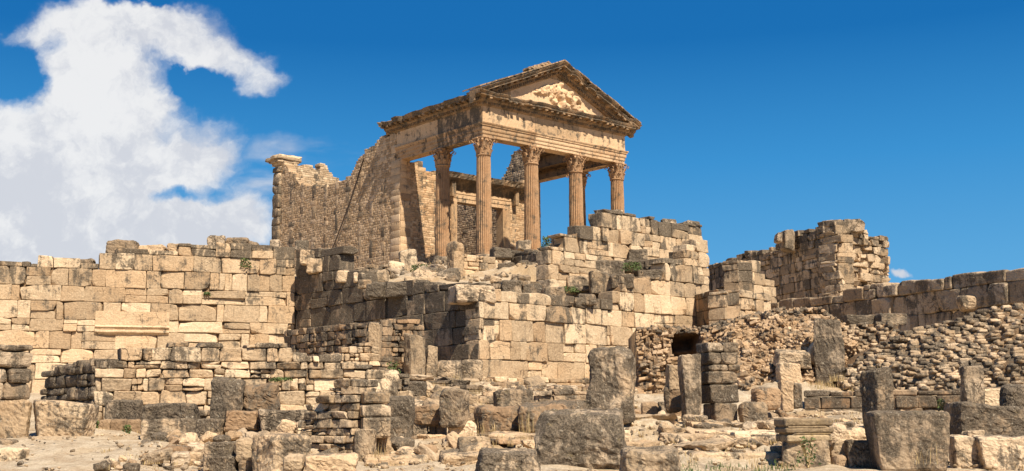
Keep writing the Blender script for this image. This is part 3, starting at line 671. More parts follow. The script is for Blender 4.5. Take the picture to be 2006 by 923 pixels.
# the core of the front wall would fill the doorway: rebuild it round the opening
for o in list(temple.children):
    if o.name.startswith('front_cella_wall'):
        for c in list(o.children):
            if c.name.startswith('mortar_core'): bpy.data.objects.remove(c)
        mb = MB()
        for a0, a1, z0, z1 in ((.1, DO0-.3, ZF, 19.35), (DO1+.3, TW-.15, ZF, 19.3), (DO0-.35, DO1+.35, DT+.5, 19.3)): mb.box(T, a0, a1, b9+.02, b9+.72, z0, z1)
        mb.build('mortar_core', 'mortar', o, smooth=False)
# door frame: jambs, lintel, cornice on consoles
fp = b9-.03
for a0, a1 in ((DO0-.55, DO0), (DO1, DO1+.72)):
    df_ = MB()
    for k, (e0, e1, pr) in enumerate(((0, 1, .06), (.12, .88, .10), (.3, .62, .13))):
        w = a1-a0; df_.box(T, a0+w*e0, a0+w*e1, fp-pr, fp+.75-.002*k, ZF, DT-.003*k, np.array([.4, .3+.1*k, .5, 1]))
    df_.build('door_jamb', 'temple', temple, smooth=False)
mb = MB()
for k, (z0, z1, pr) in enumerate(((DT, DT+.3, .06), (DT+.3, DT+.62, .10), (DT+.62, DT+.85, .14))): mb.box(T, DO0-.62, DO1+.78, fp-pr, fp+.75, z0+.002, z1, np.array([.7, .45, .5, 1]))
mb.build('door_lintel', 'temple', temple, smooth=False)
mb = MB()
n_ = 40; pr_ = [(-.1, 18.32), (.18, 18.32), (.22, 18.7), (.32, 18.85), (.40, 18.95), (.85, 19.1), (.92, 19.3), (1.0, 19.5), (.3, 19.6), (-.1, 19.6)]
V = []
for i in range(n_+1):
    a = 3.9+(12.0-3.9)*i/n_
    for o_, z in pr_: V.append(T(a, fp-o_+(.12*rng.random() if o_ > .7 else 0), z))
V = np.array(V)+vn3(np.array(V)*3)*.03; k_ = len(pr_)
mb.add(V, [[i*k_+j, (i+1)*k_+j, (i+1)*k_+j+1, i*k_+j+1] for i in range(n_) for j in range(k_-1)]+[[j for j in range(k_)], [n_*k_+j for j in range(k_)][::-1]], np.array([.4, .75, .5, 1]))
for a in (4.45, 10.8): mb.box(T, a, a+.35, fp-.5, fp+.1, 17.75, 18.9, np.array([.5, .5, .5, 1]))
mb.build('door_cornice', 'cornice', temple, smooth=False)
# rear left pilaster with its capital
mb = MB(); zz = ZF-.4; cen = []; hf_ = []
while zz < 22.2:
    h = rng.uniform(.7, 1.3); h = min(h, 22.3-zz); p = T(.35, 26.75, zz+h/2); cen.append(p); hf_.append((.62, .5, h/2-.012)); zz += h
v, f, nv = blocks(cen, hf_, rz(math.pi/2-TH), N=5, r=.05, amp=.02); mb.add(v, f, tintarr(len(cen), nv, g=.85)); pil = mb.build('corner_pilaster', 'side', temple)
mb = MB()
for (z0, hh, e, dx) in ((22.35, .14, .72, 0), (22.58, .13, .85, -.1), (22.8, .13, 1.05, -.2), (23.05, .16, 1.25, -.25), (23.25, .12, 1.1, .0)):
    v, f, nv = blocks([T(.4+e*.35+dx, 26.7+e*.18, z0)], [(e*1.0, e*.75, hh)], rz(math.pi/2-TH), N=8, r=.06, amp=.05, oct2=.03); mb.add(v, f, tintarr(1, nv, g=.45))
mb.build('pilaster_capital', 'lime', pil)
# leaning iron rod on the side wall
def tube(mb, pts, r, K=8):
    pts = [np.array(p, float) for p in pts]; V = []
    for i, p in enumerate(pts):
        dr = pts[min(i+1, len(pts)-1)]-pts[max(i-1, 0)]; dr = dr/np.linalg.norm(dr); a = np.cross(dr, [0, 0, 1.]); a = a/max(np.linalg.norm(a), 1e-6); b = np.cross(dr, a)
        V += [p+r*(math.cos(2*math.pi*k/K)*a+math.sin(2*math.pi*k/K)*b) for k in range(K)]
    mb.add(V, [[i*K+k, i*K+(k+1) % K, (i+1)*K+(k+1) % K, (i+1)*K+k] for i in range(len(pts)-1) for k in range(K)]+[list(range(K)), [(len(pts)-1)*K+k for k in range(K)][::-1]])
P0_ = T(-.12, 0, 0)
u1, z1 = onplane(712, 312, P0_, DS); u2, z2 = onplane(657, 500, P0_, DS)
mb = MB(); tube(mb, [T(-.12-.5*s*s, u1+(u2-u1)*s, z1+(z2-z1)*s) for s in np.linspace(0, 1.1, 6)], .05)
tag(mb.build('iron_rod', 'iron'), 'long thin dark rod leaning against the side wall of the temple', 'metal rod')
# ================================================================== TERRACE WALLS
def WL(*a, **k): return wall(*a, **k)
big = dict(hs=(.5, .78), ls=(.5, 1.9), psplit=.32, r=.026, amp=.022, skew=.02, N=5, jit=.03, gap=.009)
# A: long left retaining wall
oA, P0a, dA_, nA_, LA, pA = WL('retaining_wall', 'high pale ashlar retaining wall at left with ragged stepped top', 'wall', A0, A1,
    [(-10, 515), (72, 513), (74, 500), (130, 505), (178, 520), (186, 520), (188, 497), (203, 495), (204, 472), (262, 474), (268, 492), (318, 498), (326, 478), (372, 476), (376, 482), (400, 480), (428, 474), (500, 478), (540, 480), (580, 488)],
    zb=(gz1(A0[0], A0[1]-.5)-.3, gz1(A1[0], A1[1]-.5)-.3), th=.85, mat='lime', lich=.34, toplich=1.05, **big)
# carved moulding slab set in wall A
u0, zz0 = onplane(185, 655, P0a, dA_); u1_, zz1 = onplane(332, 612, P0a, dA_)
mb = MB(); pts = [(.02, zz0), (.05, zz0+.05), (.12, zz0+.1), (.12, zz0+.16), (.06, zz0+.2), (.09, zz0+.26), (.14, zz0+.32), (.08, zz0+.38), (.05, zz0+.4), (.05, zz1), (-.2, zz1), (-.2, zz0)]
V = []
for i in range(25):
    q = P0a+dA_*(u0+(u1_-u0)*i/24)
    for o_, z in pts: p = q+nA_*o_; V.append((p[0], p[1], z))
k_ = len(pts); V = np.array(V)+vn3(np.array(V)*4)*.012
mb.add(V, [[i*k_+j, (i+1)*k_+j, (i+1)*k_+(j+1) % k_, i*k_+(j+1) % k_] for i in range(24) for j in range(k_)]+[list(range(k_)), [24*k_+j for j in range(k_)][::-1]], np.array([.7, .3, .7, 1]))
mb.build('moulded_slab', 'lime', oA, smooth=False)
# B: corner terrace, dark side and bright front
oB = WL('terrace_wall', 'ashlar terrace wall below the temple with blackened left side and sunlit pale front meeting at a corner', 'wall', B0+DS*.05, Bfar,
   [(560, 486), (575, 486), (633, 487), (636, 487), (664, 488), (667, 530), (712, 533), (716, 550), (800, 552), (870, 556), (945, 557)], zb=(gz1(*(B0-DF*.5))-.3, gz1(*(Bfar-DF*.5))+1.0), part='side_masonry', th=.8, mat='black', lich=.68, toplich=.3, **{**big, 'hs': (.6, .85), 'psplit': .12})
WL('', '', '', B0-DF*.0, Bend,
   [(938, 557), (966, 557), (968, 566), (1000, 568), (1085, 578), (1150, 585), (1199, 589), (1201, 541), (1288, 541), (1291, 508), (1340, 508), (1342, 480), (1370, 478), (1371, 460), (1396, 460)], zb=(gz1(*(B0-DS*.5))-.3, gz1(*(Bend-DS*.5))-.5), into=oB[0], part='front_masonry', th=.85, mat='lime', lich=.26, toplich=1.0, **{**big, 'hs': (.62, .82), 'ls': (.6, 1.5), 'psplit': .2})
C00 = B0+DS*2.6
WL('upper_terrace_wall', 'pale ashlar wall rising highest in steps in front of the right temple columns', 'wall', C00+DF*6.0, C00+DF*16.2,
   [(1085, 492), (1090, 466), (1114, 463), (1116, 444), (1162, 445), (1164, 432), (1172, 414), (1216, 412), (1230, 418), (1280, 424), (1290, 434), (1330, 434), (1331, 438), (1374, 442), (1400, 446)], zb=(5.6, 6.5), th=.8, mat='lime', lich=.32, toplich=1.05, **{**big, 'hs': (.55, .75), 'ls': (.6, 1.4)})
WL('cross_wall', 'black stone cross wall sunk behind the terrace front, three ragged courses', 'wall', gp(1002, 56), gp(1168, 50.5),
   [(1000, 492), (1040, 490), (1080, 498), (1120, 488), (1140, 494), (1170, 497)], zb=(7.0, 6.6), th=.6, mat='black', lich=.75, toplich=.2, hs=(.36, .5), ls=(.4, .9), psplit=.15, N=4, r=.05, amp=.035, jit=.05)
WL('small_block_wall', 'short wall of small cream blocks beside the upright standing stone', 'wall', gp(906, 52), gp(974, 53),
   [(904, 496), (930, 494), (950, 500), (975, 508)], zb=(6.0, 6.0), th=.7, mat='lime', lich=.2, toplich=.5, hs=(.3, .5), ls=(.35, .8), N=4, r=.04, amp=.03)
# E block base, D stepped wall
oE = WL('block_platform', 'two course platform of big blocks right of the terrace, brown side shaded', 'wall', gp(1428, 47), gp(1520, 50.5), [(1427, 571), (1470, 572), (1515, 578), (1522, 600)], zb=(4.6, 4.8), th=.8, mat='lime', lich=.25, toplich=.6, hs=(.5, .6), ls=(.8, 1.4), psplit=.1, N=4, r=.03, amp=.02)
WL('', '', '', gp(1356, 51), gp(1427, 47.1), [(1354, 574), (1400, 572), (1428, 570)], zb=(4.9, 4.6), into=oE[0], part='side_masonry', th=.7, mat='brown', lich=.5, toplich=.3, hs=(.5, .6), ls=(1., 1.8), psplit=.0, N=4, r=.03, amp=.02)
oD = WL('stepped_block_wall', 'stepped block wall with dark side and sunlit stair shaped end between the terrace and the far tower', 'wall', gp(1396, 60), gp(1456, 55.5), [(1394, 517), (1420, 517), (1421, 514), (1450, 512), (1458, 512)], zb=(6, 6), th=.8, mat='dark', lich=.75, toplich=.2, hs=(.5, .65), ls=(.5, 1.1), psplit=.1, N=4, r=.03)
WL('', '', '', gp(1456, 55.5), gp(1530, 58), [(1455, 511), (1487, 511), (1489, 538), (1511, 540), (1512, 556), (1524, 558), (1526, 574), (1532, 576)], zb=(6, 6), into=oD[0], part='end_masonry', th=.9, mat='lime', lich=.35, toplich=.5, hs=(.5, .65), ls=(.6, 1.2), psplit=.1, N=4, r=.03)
# F far tower
oF = WL('ruined_tower', 'brown ruined tower with tumbled broken end standing furthest right against the sky', 'tower', gp(1398, 78), gp(1657, 63), [(1396, 520), (1420, 520), (1422, 506), (1458, 500), (1460, 494), (1500, 492), (1520, 486), (1522, 470), (1530, 458), (1536, 470), (1546, 468), (1550, 452), (1558, 448), (1564, 468), (1572, 450), (1608, 444), (1612, 434), (1660, 430)], zb=(6, 6), th=1.0, mat='side', lich=.55, toplich=.5, hs=(.45, .62), ls=(.5, 1.2), psplit=.35, N=4, r=.025, amp=.03, jit=.04, tol=.3)
WL('', '', '', gp(1655, 63), gp(1757, 65.5), [(1653, 431), (1697, 430), (1699, 460), (1702, 462), (1706, 463), (1754, 462), (1758, 462)], zb=(6, 6), into=oF[0], part='end_masonry', th=1.2, mat='side', lich=.4, toplich=.7, hs=(.3, .55), ls=(.35, .9), psplit=.3, N=5, r=.03, amp=.05, jit=.13, skew=.05)
# G long right wall
WL('boundary_wall', 'long wall of big grey blocks climbing to the right edge of the view', 'wall', G0, G1+(G1-G0)*.04,
   [(1510, 592), (1560, 583), (1640, 578), (1660, 566), (1720, 556), (1780, 552), (1860, 540), (1900, 533), (2010, 522)], zb=(gz1(*(G0+[-.6, -.6]))-.3, gz1(*(G1+[-.6, -.6]))-.3), th=.9, mat='dark', lich=.62, toplich=-.3, hs=(.72, .86), ls=(.6, 1.3), psplit=.1, N=6, r=.05, amp=.03, jit=.05, skew=.025)
# ------------------------------------------------------------------ middle ground walls
rub = dict(hs=(.13, .24), ls=(.16, .5), psplit=.05, r=.025, amp=.05, skew=.06, N=4, jit=.03, gap=.014)
J0 = gp(183, 27.0); J1 = J0+DA*7.6; Jb = J0+DS*3.5
oJ = WL('low_rubble_wall', 'long low sunlit rubble wall in the left middle ground, black stones along its top and a blackened left end', 'wall', J0, J1,
   [(180, 704), (240, 690), (262, 684), (335, 684), (338, 672), (420, 672), (530, 668), (540, 660), (566, 668), (586, 690), (690, 700), (700, 716), (740, 722), (775, 735)], th=.8, mat='lime', lich=.32, toplich=.8, hs=(.17, .38), ls=(.22, .7), psplit=.25, r=.025, amp=.035, skew=.045, N=5, jit=.025, gap=.012)
WL('', '', '', J0+DS*.05, Jb, [(78, 745), (95, 722), (130, 712), (160, 706), (185, 704)], into=oJ[0], part='end_masonry', th=.7, mat='black', lich=.7, toplich=.2, hs=(.25, .42), ls=(.3, .7), psplit=.15, r=.07, amp=.05, skew=.04, N=5, jit=.03)
WL('edge_pier', 'pier of weathered blocks at the left edge of the view', 'pier', gp(-12, 31.5), gp(60, 32.2), [(-15, 672), (0, 670), (40, 674), (58, 690), (62, 700)], th=.8, mat='dark', lich=.5, toplich=.3, hs=(.36, .5), ls=(.6, 1.2), psplit=.0, r=.1, amp=.05, skew=.05, N=6, jit=.08)
K0 = gp(744, 38)
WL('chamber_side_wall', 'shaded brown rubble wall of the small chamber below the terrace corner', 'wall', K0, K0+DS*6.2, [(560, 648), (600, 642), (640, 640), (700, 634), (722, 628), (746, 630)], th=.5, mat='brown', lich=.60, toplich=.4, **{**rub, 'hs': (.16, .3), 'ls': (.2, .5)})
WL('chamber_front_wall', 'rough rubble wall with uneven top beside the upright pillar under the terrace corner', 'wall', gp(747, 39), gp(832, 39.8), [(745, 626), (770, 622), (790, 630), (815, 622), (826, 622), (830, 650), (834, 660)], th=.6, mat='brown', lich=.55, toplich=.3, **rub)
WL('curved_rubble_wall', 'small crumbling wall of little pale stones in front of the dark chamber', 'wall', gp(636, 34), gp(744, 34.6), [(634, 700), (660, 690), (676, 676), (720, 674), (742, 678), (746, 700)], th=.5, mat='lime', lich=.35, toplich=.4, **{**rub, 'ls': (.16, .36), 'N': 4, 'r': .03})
# stepped small stone wall N
WL('stepped_rubble_wall', 'narrow stepped wall of thin dark stone courses left of the square pier', 'wall', gp(588, 21.6), gp(692, 20.9), [(586, 842), (596, 800), (606, 786), (628, 784), (632, 770), (636, 752), (650, 745), (690, 744), (694, 744)], th=.7, mat='side', lich=.5, toplich=.1, hs=(.12, .18), ls=(.16, .42), psplit=.02, r=.018, amp=.04, skew=.04, N=5, jit=.03, gap=.01)
# R low wall on the right
WL('low_block_course', 'low course of flat faced blocks below the rubble bank at right', 'wall', gp(1575, 31.5), gp(2010, 29.5), [(1573, 768), (1720, 766), (1780, 766), (2012, 762)], th=.5, mat='brown', lich=.62, toplich=.2, hs=(.3, .36), ls=(.5, 1.4), psplit=.05, r=.03, amp=.02, N=4)
low = dict(hs=(.14, .26), ls=(.25, .8), psplit=.1, r=.025, amp=.04, skew=.04, N=5, jit=.04, gap=.012, toplich=.2)
for lb, a_, b_, pr_px, mt, lc, th_ in [
    ('low rubble wall behind the left foreground stack of dark blocks', gp(372, 25.4), gp(604, 24.8), [(372, 800), (430, 806), (475, 800), (520, 806), (606, 800)], 'side', .45, .5),
    ('low dark step of blocks at the foot of the shaded chamber', gp(796, 35.2), gp(936, 34.4), [(794, 752), (850, 748), (900, 756), (938, 760)], 'dark', .6, .5),
    ('knee high broken wall between the grey upright block and the great standing stone', gp(900, 31.5), gp(1150, 31.2), [(898, 776), (960, 764), (1040, 768), (1090, 762), (1152, 770)], 'side', .5, .5),
    ('thin upper ledge of blocks before the tall dark pier', gp(1330, 27.0), gp(1560, 26.4), [(1328, 832), (1400, 828), (1500, 830), (1562, 826)], 'side', .45, .7),
    ('second ledge of blocks below the tall dark pier', gp(1262, 24.4), gp(1536, 23.4), [(1260, 852), (1340, 848), (1440, 850), (1538, 846)], 'side', .45, .9),
    ('lowest ledge of flat blocks behind the green grass', gp(1338, 21.4), gp(1546, 20.9), [(1336, 880), (1430, 884), (1548, 880)], 'side', .35, .7),
    ('low course of stones behind the carved base', gp(1556, 24.5), gp(1704, 24.), [(1554, 826), (1640, 822), (1706, 830)], 'side', .45, .6),
    ('projecting footing course along the terrace wall', B0-DS*.55-DF*.5, B0-DS*.55+DF*8.0, [(900, 738), (1000, 742), (1100, 742), (1250, 746)], 'lime', .4, .6),
    ('flat slab step just behind the terrace wall top', gp(975, 46.4), gp(1165, 51), [(970, 552), (1040, 549), (1100, 553), (1166, 560)], 'dark', .5, 1.1),
    ('row of dark blocks at the inner edge of the terrace left of the standing stone', gp(690, 51.5), gp(876, 49.6), [(688, 536), (760, 531), (820, 535), (876, 540)], 'dark', .5, .7),
    ('highest row of broken steps in front of the temple podium', gp(940, 57), gp(1090, 60.5), [(938, 500), (1000, 492), (1050, 494), (1092, 490)], 'side', .5, .9),
    ('short row of blocks under the temple anta', gp(690, 60), gp(872, 58), [(688, 520), (760, 520), (800, 516), (874, 520)], 'side', .4, .8)]:
    WL('low_wall', lb, 'low wall', a_, b_, pr_px, th=th_, mat=mt, lich=lc, **low)
# ------------------------------------------------------------------ rubble banks (loft between two lines, stones embedded)
def bank(name, label, cat, bot, top, ns, sz, mat, seed, bulge=.3, cavity=None, back=3.0, flat=.7, lich=.4, band=True, rough=.12, N=3, jitpos=.4, var=1., deep=.55):
    bot = [at(*q) for q in bot]; top = [at(*q) for q in top]
    def curve(L_, s):
        L_ = np.array(L_); k = np.linspace(0, 1, len(L_)); return np.stack([np.interp(s, k, L_[:, i]) for i in range(3)], -1)
    NU, NV = 120, 50; su = np.linspace(0, 1, NU); Bq, Tq = curve(bot, su), curve(top, su)
    def surf(s, t_):
        b_, tp_ = curve(bot, s), curve(top, s); P = b_*(1-t_)[..., None]+tp_*t_[..., None]
        q = vn(np.stack([s*9+seed, t_*5, s*0], -1)); q2 = vn(np.stack([s*26+seed, t_*14, s*0], -1))
        out = bulge*np.sin(np.clip(t_, 0, 1)*math.pi)*.5+q*bulge*.6+q2*rough
        P = P.copy(); P[..., 1] -= out
        if cavity:
            for (a, b, c, e, dep) in cavity:
                ins_ = np.clip(np.minimum(np.minimum(s-a, b-s)/.02, np.minimum(t_-c, e-t_)/.06), 0, 1); P[..., 1] += ins_*dep
        return P
    SS, TT = np.meshgrid(su, np.linspace(0, 1, NV)); P = surf(SS, TT)
    P[0, :, 2] -= .4
    bk = P[-1].copy(); bk[:, 1] += back; bk[:, 2] -= .15; bk2 = bk.copy(); bk2[:, 2] = P[0, :, 2]
    V = np.concatenate([P.reshape(-1, 3), bk, bk2]); nr = NV+2
    Fq = [[j*NU+i, j*NU+i+1, (j+1)*NU+i+1, (j+1)*NU+i] for j in range(nr-1) for i in range(NU-1)]
    Fq += [[j*NU for j in range(nr)], [j*NU+NU-1 for j in range(nr)][::-1]]
    mb = MB(); mb.add(V, Fq, np.array([.5, lich, .5, 1])); 
    org = V.mean(0); org[2] = V[:, 2].min()
    o = thing(name, label, cat, org); mb.build('mortar_core', 'mortar', o)
    # stones
    H = np.linalg.norm(Tq[NU//2]-Bq[NU//2]); Lw = sum(np.linalg.norm(np.diff(Bq, axis=0), axis=1))
    cen, hf, rot, lic = [], [], [], []
    z = 0; rows = int(H/(sz[2]*2*.92)); st = MB()
    for j in range(rows+1):
        s = rng.random()*.02
        while s < 1:
            w = sz[0]*((rng.uniform(.45, 1.3) if rng.random() < .8 else rng.uniform(1.4, 2.3)) if var >= 1 else rng.uniform(.6, 1.4))*2; ds_ = w/Lw; sc = s+ds_/2; s += ds_*.97
            tt = (j+.5+rng.normal(0, .12*jitpos/.4)+.8*math.sin(s*7+seed))/rows
            if tt > 1.01 or sc > 1: continue
            k = 1.
            if cavity and any(a < sc < b and c < tt < e for a, b, c, e, dep in cavity): continue
            p = surf(np.array([sc]), np.array([min(tt, 1.)]))[0]
            cen.append((p[0], p[1]+sz[1]*deep+rng.normal(0, .025), p[2]+.0)); hf.append((w/2*.93, sz[1]*rng.uniform(.8, 1.3), sz[2]*(rng.uniform(.7, 1.35) if var >= 1 else rng.uniform(.9, 1.12))))
            rot.append(rxyz(rng.normal(-.15, .15*jitpos/.4), rng.normal(0, .13*jitpos/.4), rng.normal(0, .25)))
            lic.append(lich+rng.normal(0, .15)+(.35 if tt > .93 else 0))
    v, f, nv = blocks(cen, hf, np.array(rot), N=N, r=min(sz)*(.8 if var < 1 else .45), amp=.08, skew=.07, chips=1); st.add(v, f, tintarr(len(cen), nv, g=lic))
    st.build('rubble_facing', mat, o, smooth=var < 1); return o
bank('rubble_vault_pier', 'rough upright mass of small stones forming the left jamb of the dark cavity', 'rubble wall', [(1250, 800, 36.5), (1285, 802, 36.1), (1316, 804, 36.2)], [(1246, 646, 36.9), (1280, 640, 36.9), (1314, 642, 37.)], 1, (.11, .10, .05), 'vault', 3, bulge=.3, back=2.4, lich=.45, jitpos=.7, rough=.08)
bank('collapsed_vault', 'large heap of collapsed concrete rubble with a dark cavity at its left end', 'ruin', [(1300, 806, 36.4), (1400, 802, 35.0), (1480, 798, 33.8), (1570, 784, 33.6), (1640, 742, 35.0), (1665, 726, 36.3)], [(1300, 643, 38.2), (1390, 640, 37.8), (1450, 622, 37.2), (1530, 606, 36.8), (1600, 606, 36.9), (1658, 650, 37.3)], 1, (.075, .08, .045), 'vault', 5, bulge=.75, cavity=[(-.05, .165, .42, .93, 1.9)], back=4., lich=.5, jitpos=1.2, rough=.28, deep=.62)
bank('coursed_rubble_wall', 'low wall of rounded coursed stones between the upright slab and the cobble bank', 'rubble wall', [(1650, 745, 36.3), (1760, 760, 35.2)], [(1650, 640, 36.6), (1690, 636, 36.4), (1760, 634, 35.8)], 1, (.14, .10, .058), 'side', 8, bulge=.08, back=2.2, lich=.55, N=4, rough=.04, jitpos=.2, var=.5, deep=.35)
bank('cobble_bank', 'bulging bank faced with courses of rounded stones at the right of the view', 'rubble bank', [(1640, 790, 33.6), (1760, 788, 32.4), (1880, 788, 31.6), (2030, 788, 30.8)], [(1640, 745, 34.2), (1700, 690, 34.3), (1780, 650, 34.0), (1860, 632, 33.4), (1940, 606, 33.0), (2040, 590, 32.7)], 1, (.15, .11, .052), 'side', 11, bulge=.42, back=4., lich=.62, N=4, rough=.07, jitpos=.22, var=.5, deep=.35)
# ================================================================== LOOSE BLOCKS
def stone(px0, px1, py0, py1, Y, label, name='fallen_block', cat='stone block', ws=0, yaw=None, d=None, mat='dark', l=.5, N=16, r=.035, amp=.04, skew=.05, oct2=.035, lean=0., tilt=0., group=None, sink=.1, tone=None):
    pl = at((px0+px1)/2, py1, Y); k = Y/FPX*1.012
    wf = (px1-px0-ws)*k; h = (py1-py0)*k
    if yaw is None: yaw = math.radians(14 if ws else rng.uniform(-6, 10))
    w = wf/math.cos(yaw); dd = d or (max(.25, ws*k/max(math.sin(abs(yaw)), .15)) if ws else min(max(.35, w*.6), 1.1))
    if ws and not d: dd = min(dd, 1.6)
    wv = abs(w*math.cos(yaw))+abs(dd*math.sin(yaw)); tgt = (px1-px0)*k
    sc = tgt/wv if not (ws and d) else 1; w *= sc
    off = np.array([0, dd/2*math.cos(yaw)+w/2*abs(math.sin(yaw))*.5])
    z0 = pl[2]-sink; z1 = pl[2]+h
    R = rz(-yaw if False else yaw)@rxyz(tilt, lean, 0)
    v, f, nv = blocks([(pl[0]+off[0], pl[1]+off[1], (z0+z1)/2)], [(w/2, dd/2, (z1-z0)/2)], R, N=N, r=r, amp=amp, skew=skew, oct2=oct2)
    mb = MB(); mb.add(v, f, tintarr(1, nv, g=l, r=tone)); return tag(mb.build(name, mat, smooth=False), label, cat, group)
def pier(px0, px1, ys_, Y, label, mat='dark', l=.6, yaw=.2, d=.6, name='block_pier', r=.04, amp=.03, offs=None, split=None):
    base_ = at((px0+px1)/2, ys_[-1], Y); o = thing(name, label, 'pier', base_)
    for i in range(len(ys_)-1):
        dx0, dx1 = (offs[i] if offs else (0, 0)); a = at((px0+px1+dx0+dx1)/2, ys_[i+1], Y); b = at((px0+px1)/2, ys_[i], Y)
        w = (px1-px0+dx1-dx0)*Y/FPX-d*math.sin(abs(yaw))*.9; z0, z1 = a[2]+.006, b[2]-.006
        if i == len(ys_)-2: z0 -= .15
        parts_ = [(0, w)] if not (split and split[i]) else [(-w*(1-split[i])/2, w*split[i]), (w*split[i]/2, w*(1-split[i]))]
        for ox, ww in parts_:
            v, f, nv = blocks([(a[0]+ox*math.cos(yaw), a[1]+d/2+ox*math.sin(yaw), (z0+z1)/2)], [(ww/2-.006, d/2, (z1-z0)/2)], rz(yaw+rng.normal(0, .02)), N=7, r=r, amp=amp, skew=.02, oct2=.012)
            mb = MB(); mb.add(v, f, tintarr(1, nv, g=l+rng.normal(0, .12))); mb.build('block', mat, o, smooth=False)
    return o
# foreground left
stone(-15, 46, 788, 860, 24, 'cream lichen spotted squared block cut by the left edge of the view', mat='lime', l=.5, r=.08)
stone(48, 164, 790, 858, 24, 'wide grey block with sloping shadowed left end beside the path', mat='lime', ws=16, yaw=.22, l=.62, r=.07, N=14, skew=.07, amp=.035)
stone(-12, 22, 862, 880, 22.5, 'small dark kerb stone touching the left edge of the view', l=.5)
stone(-10, 42, 880, 900, 21, 'flat grey kerb slab beside the path at lower left', mat='lime', l=.5)
stone(24, 122, 858, 872, 23.2, 'thin pale ledge stone under the wide grey block', mat='clean', l=.3)
stone(201, 233, 786, 823, 26.2, 'small square black block left of its twin at the foot of the low wall', l=.8, mat='black')
stone(234, 270, 785, 822, 26.3, 'small square black block right of its twin at the foot of the low wall', l=.75, mat='black')
for a, b, lb in ((190, 214, 'leftmost'), (215, 242, 'middle'), (243, 272, 'rightmost')): stone(a, b, 823, 842, 25.8, lb+' of three little blocks in the row beside the green weed', mat='brown', l=.4)
stone(270, 378, 793, 824, 23.6, 'long dark speckled block on top of the left foreground stack', l=.85, r=.05, d=.7, N=14)
stone(267, 380, 824, 863, 23.4, 'large dark block in the middle of the left foreground stack', l=.75, d=.9, ws=8, yaw=.15, N=14)
stone(380, 432, 822, 862, 23.5, 'dark square block right end of the left foreground stack middle row', l=.8, N=12)
stone(258, 332, 864, 898, 22.6, 'rough brown block at the bottom left of the foreground stack', l=.65, ws=18, yaw=.3, N=12)
stone(283, 335, 898, 930, 21.8, 'brown pitted block at the lower edge left of the pale rubble', mat='brown', l=.5)
stone(335, 398, 866, 925, 22.4, 'crumbling pale mortar lump between the lower foreground blocks', mat='clean', l=.15, amp=.1, oct2=.05, r=.15, skew=.1, cat='rubble lump', name='rubble_lump')
stone(410, 470, 745, 822, 24, 'tall black mottled slab standing on edge in the left foreground', l=.85, name='standing_slab', cat='stone slab', N=14, r=.07, amp=.05)
stone(471, 542, 753, 806, 24.2, 'rounded brown pitted block right of the black mottled slab', mat='brown', l=.55, r=.16, amp=.08, N=14)
stone(500, 602, 806, 832, 23.4, 'long low dark block below the heap of pale stones', l=.7, N=12, r=.05)
stone(434, 500, 806, 834, 23.6, 'grey brown low block right of the foreground stack', mat='brown', l=.55)
stone(396, 456, 868, 893, 19.2, 'dark lichened upper block of the low stack at bottom left of centre', l=.75, N=12)
stone(398, 462, 894, 930, 19.1, 'dark lichened lower block of the low stack at bottom left of centre', l=.75, N=12)
stone(457, 492, 862, 896, 19.0, 'rounded cream boulder wedged between dark and grey blocks', mat='clean', l=.2, r=.25, amp=.08, name='boulder', cat='boulder', N=12)
stone(460, 492, 896, 930, 19.0, 'rounded reddish stone under the cream boulder', mat='brown', l=.4, r=.2, amp=.08, name='boulder', cat='boulder')
stone(489, 588, 855, 932, 18.3, 'big two toned grey and cream upright block at the bottom edge', mat='lime', l=.72, ws=40, yaw=.75, d=.75, N=16, r=.06, amp=.04)
stone(552, 592, 893, 918, 17.6, 'pale rounded stone resting before the two toned block', mat='clean', l=.25, r=.2, amp=.08, name='boulder', cat='boulder')
stone(588, 692, 895, 935, 17.4, 'sunlit topped long slab at the bottom edge left of centre', mat='lime', l=.55, N=14, r=.06, d=.8)
stone(540, 572, 826, 858, 22.4, 'small leaning wedge shaped pale stone above the two toned block', mat='clean', l=.3, lean=.4, amp=.08)
pier(688, 765, [767, 792, 818, 842], 20.9, 'square pier of three stacked blocks left of centre', l=.6, yaw=.32, d=.62, offs=[(4, -2), (0, 0), (2, 1)], mat='side')
stone(694, 734, 843, 905, 20.8, 'grey upright block under the square pier', mat='side', l=.62, N=12, name='standing_block')
stone(733, 762, 845, 900, 21.2, 'crumbly pale mortar filling right of the upright block under the pier', mat='clean', l=.15, amp=.13, oct2=.06, r=.12, name='rubble_lump', cat='rubble lump')
stone(756, 808, 780, 862, 23.2, 'tall black upright slab right of the square pier', l=.85, mat='black', name='standing_slab', cat='stone slab', N=14, r=.08, amp=.06)
stone(806, 862, 795, 822, 24.2, 'brown flat topped boulder wedged between two upright slabs', mat='brown', l=.45, r=.12, amp=.07, N=12)
stone(807, 838, 824, 853, 24.3, 'small dark square block under the flat topped boulder', l=.7)
stone(839, 854, 826, 852, 24.4, 'narrow grey upright stone under the flat topped boulder', l=.6)
stone(854, 874, 829, 854, 24.4, 'small rounded stone right of the narrow upright one', mat='brown', l=.4, r=.1)
stone(861, 916, 765, 828, 23.6, 'grey speckled upright block with sunlit right side near the centre', ws=0, yaw=-.35, d=.5, l=.75, N=14, name='standing_block', r=.05)
stone(876, 932, 829, 853, 23.8, 'pale broken stone beneath the grey speckled upright block', mat='clean', l=.3, amp=.08, r=.1)
stone(734, 780, 727, 774, 29.5, 'dark topped rounded stone with sunlit side above the square pier', mat='lime', l=.65, r=.14, amp=.06)
stone(714, 744, 750, 766, 28.6, 'small white stone left of the dark topped rounded stone', mat='clean', l=0., tone=1., amp=.08, r=.08)
stone(764, 872, 741, 760, 35.5, 'low dark sill slab at the foot of the chamber pillar', l=.8, mat='black', r=.04)
